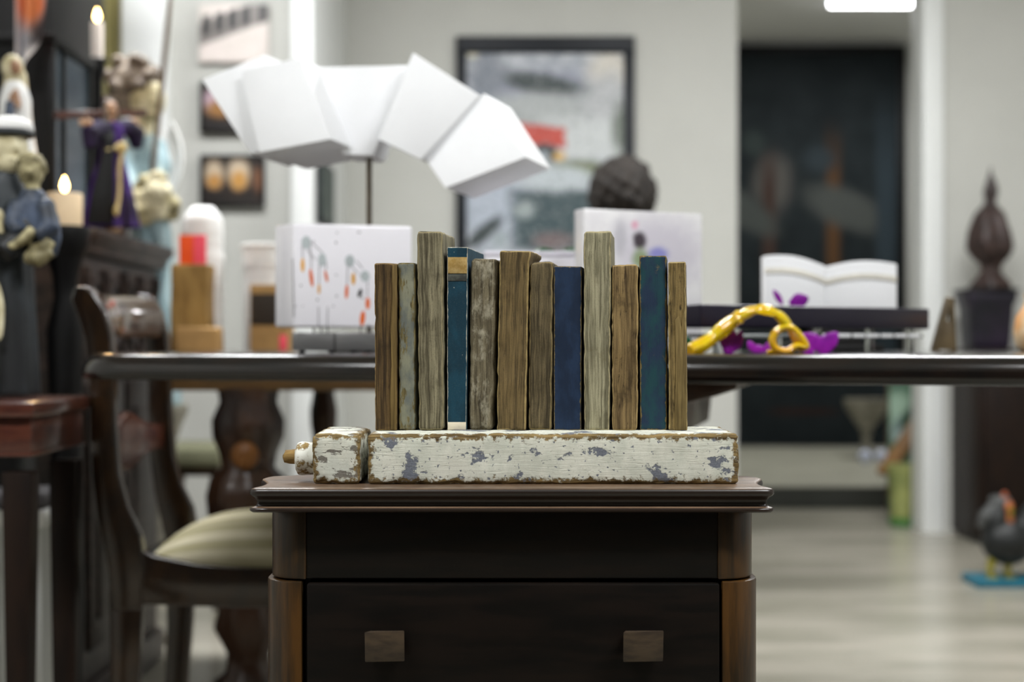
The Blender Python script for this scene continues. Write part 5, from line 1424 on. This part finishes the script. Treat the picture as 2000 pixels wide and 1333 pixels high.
MB().lathe([(.075, 0), (.078, .01), (.06, .025), (.04, .035)], (X(1932, pd2), pd2, fz), 24).build('foot', M['finial'], fin)

# rooster on a teal base
RO = 4.6
rx_, kk = X(1960, RO), RO / F
ro = thing('rooster_sculpture', (rx_, RO, 0), 'dark painted rooster sculpture with red wattle on a flat teal base', 'sculpture')
ry = lambda px, py, dy=0.0: Vector((X(px, RO), RO + dy, Z(py, RO)))
MB().box(X(1896, RO), X(2030, RO), RO - .06, RO + .10, 0, Z(1128, RO)).build('base', M['teal'], ro, bevel=0.004)
m = MB().ell(ry(1968, 1058), (52 * kk, 46 * kk, 46 * kk)).tube([ry(1950, 1050), ry(1946, 1010), ry(1956, 985)], [.055, .042, .030]).tube([ry(2000, 1040), ry(2030, 1000), ry(2060, 1000)], [.05, .05, .02])
m.build('body', M['feather'], ro, remesh=0.006, smooth_it=2)
m = MB().ell(ry(1958, 985), (18 * kk, 18 * kk, 18 * kk)).tube([ry(1950, 985), ry(1926, 1010), ry(1914, 1032)], [.024, .026, .012]).ell(ry(1945, 978, .0), (14 * kk, 14 * kk, 11 * kk))
m.build('hackle', M['greyfeather'], ro, remesh=0.004, smooth_it=1)
m = MB().ell(ry(1965, 990, -.026), (9 * kk, 8 * kk, 14 * kk)).ell(ry(1966, 1014, -.03), (8 * kk, 6 * kk, 15 * kk)).ell(ry(1960, 968, -.01), (6 * kk, 5 * kk, 8 * kk))
m.build('wattle', M['wattle'], ro, remesh=0.003, smooth_it=1)
MB().lathe([(.009, 0), (.006, -.012), (.001, -.028)], ry(1966, 992, -.042), 10).build('beak', M['legyellow'], ro)
for px in (1934, 1968):
    m = MB().tube([ry(px + 8, 1085), ry(px, 1108), ry(px, 1128)], [.020, .012, .009], 8)
    for a in (-.5, 0, .5): m.tube([ry(px, 1126), ry(px, 1128) + Vector((.035 * math.sin(a), -.035 * math.cos(a), .003))], [.007, .004], 6)
    m.build('leg', M['legyellow'], ro)

# ================================================================== ALCOVE BEYOND THE OPENING
GD = 9.22
dark = [('e', 0.30, 0.66, 0.10, 0.07, 0.5, (78, 76, 72), 0), ('r', 0.28, 0.55, 0.035, 0.16, 0.5, (60, 46, 40), 0.0), ('r', 0.62, 0.56, 0.035, 0.17, 0.6, (80, 56, 34), 0.0), ('e', 0.12, 0.60, 0.20, 0.045, 0.4, (66, 70, 67), -0.25),  # dark glazing: trunks, arcs and reflections put in as colour patches
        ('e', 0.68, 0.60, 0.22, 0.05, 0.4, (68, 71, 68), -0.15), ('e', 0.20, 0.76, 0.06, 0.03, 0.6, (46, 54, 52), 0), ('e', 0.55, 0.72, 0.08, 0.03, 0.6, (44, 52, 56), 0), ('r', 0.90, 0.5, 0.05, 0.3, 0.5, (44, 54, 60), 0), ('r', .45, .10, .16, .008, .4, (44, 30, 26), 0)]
picture(1400, 1770, 88, 884, GD, 0.05, dark, (22, 28, 30), (32, 38, 40), 'huge dark glazed opening in the alcove, with faint trunks and reflections painted on', 'dark_glazing_panel', 'black', 3, depth=0.07, nm=0.5, rough=0.75, spec=0.15)
sw = MB().box(X(1795, 9.29), X(1810, 9.29), 9.275, 9.3, Z(304, 9.29), Z(274, 9.29)).build('light_switch', M['switch'], bevel=0.006, segs=3)
tag(sw, 'small dark switch on the alcove wall beside the dark glazed opening', 'switch')

# pieces by the opening: painted canvas, amber plank, lime pot, goblet and balls
cd = 6.55
cv = thing('leaning_canvas', (X(1768, cd), cd, 0), 'narrow green and white painted canvas standing by the wall opening', 'painting')
cx0, cx1 = X(1738, cd), X(1812, cd)
czt = Z(745, cd)
cm = picture_mat('green_brush_print', (96, 140, 112), (60, 96, 76), [('e', 0.35, 0.80, 0.3, 0.12, 0.5, (170, 200, 178), 0), ('e', 0.4, 0.62, 0.25, 0.10, 0.5, (180, 200, 200), 0), ('e', 0.6, 0.74, 0.35, 0.06, 0.5, (40, 76, 56), 0.3)], cx1 - cx0, czt, 10, 0.6, 0.6)
MB().box(cx0, cx1, cd, cd + .03, 0.0, czt).build('canvas', cm, cv, bevel=0.002)
MB().box(cx0 - .004, cx1 + .004, cd + .012, cd + .04, 0.0, czt + .004).build('stretcher', M['easel'], cv, bevel=0.002)
o = MB().bar(Vector((X(1728, 6.2), 6.2, Z(925, 6.2))), Vector((X(1812, 6.45), 6.45, Z(800, 6.45))), 0.075, 0.03).build('amber_plank', M['amber_plank'], bevel=0.004)
tag(o, 'amber wooden plank slanting in front of the green canvas', 'plank')
o.data.name = 'amber_plank'
lp = thing('lime_pot', (X(1768, 6.1), 6.1, 0), 'lime green tapered ceramic pot on the floor by the opening', 'pot')
MB().lathe([(.05, 0), (.06, .01), (.055, .08), (.06, Z(965, 6.1)), (.072, Z(920, 6.1)), (.078, Z(908, 6.1)), (.066, Z(908, 6.1)), (.05, Z(950, 6.1))], (X(1766, 6.1), 6.1, 0), 24).build('body', M['lime'], lp, ang=60)
MB().lathe([(.062, 0), (.066, .006), (.066, .03), (.06, .034)], (X(1766, 6.1), 6.1, 0), 24).build('saucer', M['green_leaf'], lp)
gd = 8.3
gz = 0.106
gb = thing('stone_goblet', (X(1692, gd), gd, gz), 'grey stone goblet on the platform before the dark glazed opening', 'goblet')
gt = Z(780, gd)
hg = gt - gz
MB().lathe([(.06, 0), (.065, .015), (.03, .04), (.022, hg * .35), (.035, hg * .5), (.07, hg * .62), (.12, hg * .85), (.13, hg), (.11, hg), (.06, hg * .7)], (X(1692, gd), gd, gz), 26).build('body', M['grey_stone'], gb, ang=60)
MB().lathe([(.024, hg * .40), (.036, hg * .42), (.036, hg * .46), (.026, hg * .48)], (X(1692, gd), gd, gz), 20).build('knop', M['grey_stone'], gb)
for px in (1690, 1722):
    c = Vector((X(px, 7.95), 7.95, gz + .038))
    o = MB().ell(c, .038, 20, 14).build('glazed_ball', M['silverball'], ang=180)
    tag(o, 'pale glazed ceramic ball directly before the foot of the stone goblet' if px == 1690 else 'pale glazed ceramic ball between the stone goblet and the green canvas', 'ball', 'pale glazed balls on the platform')
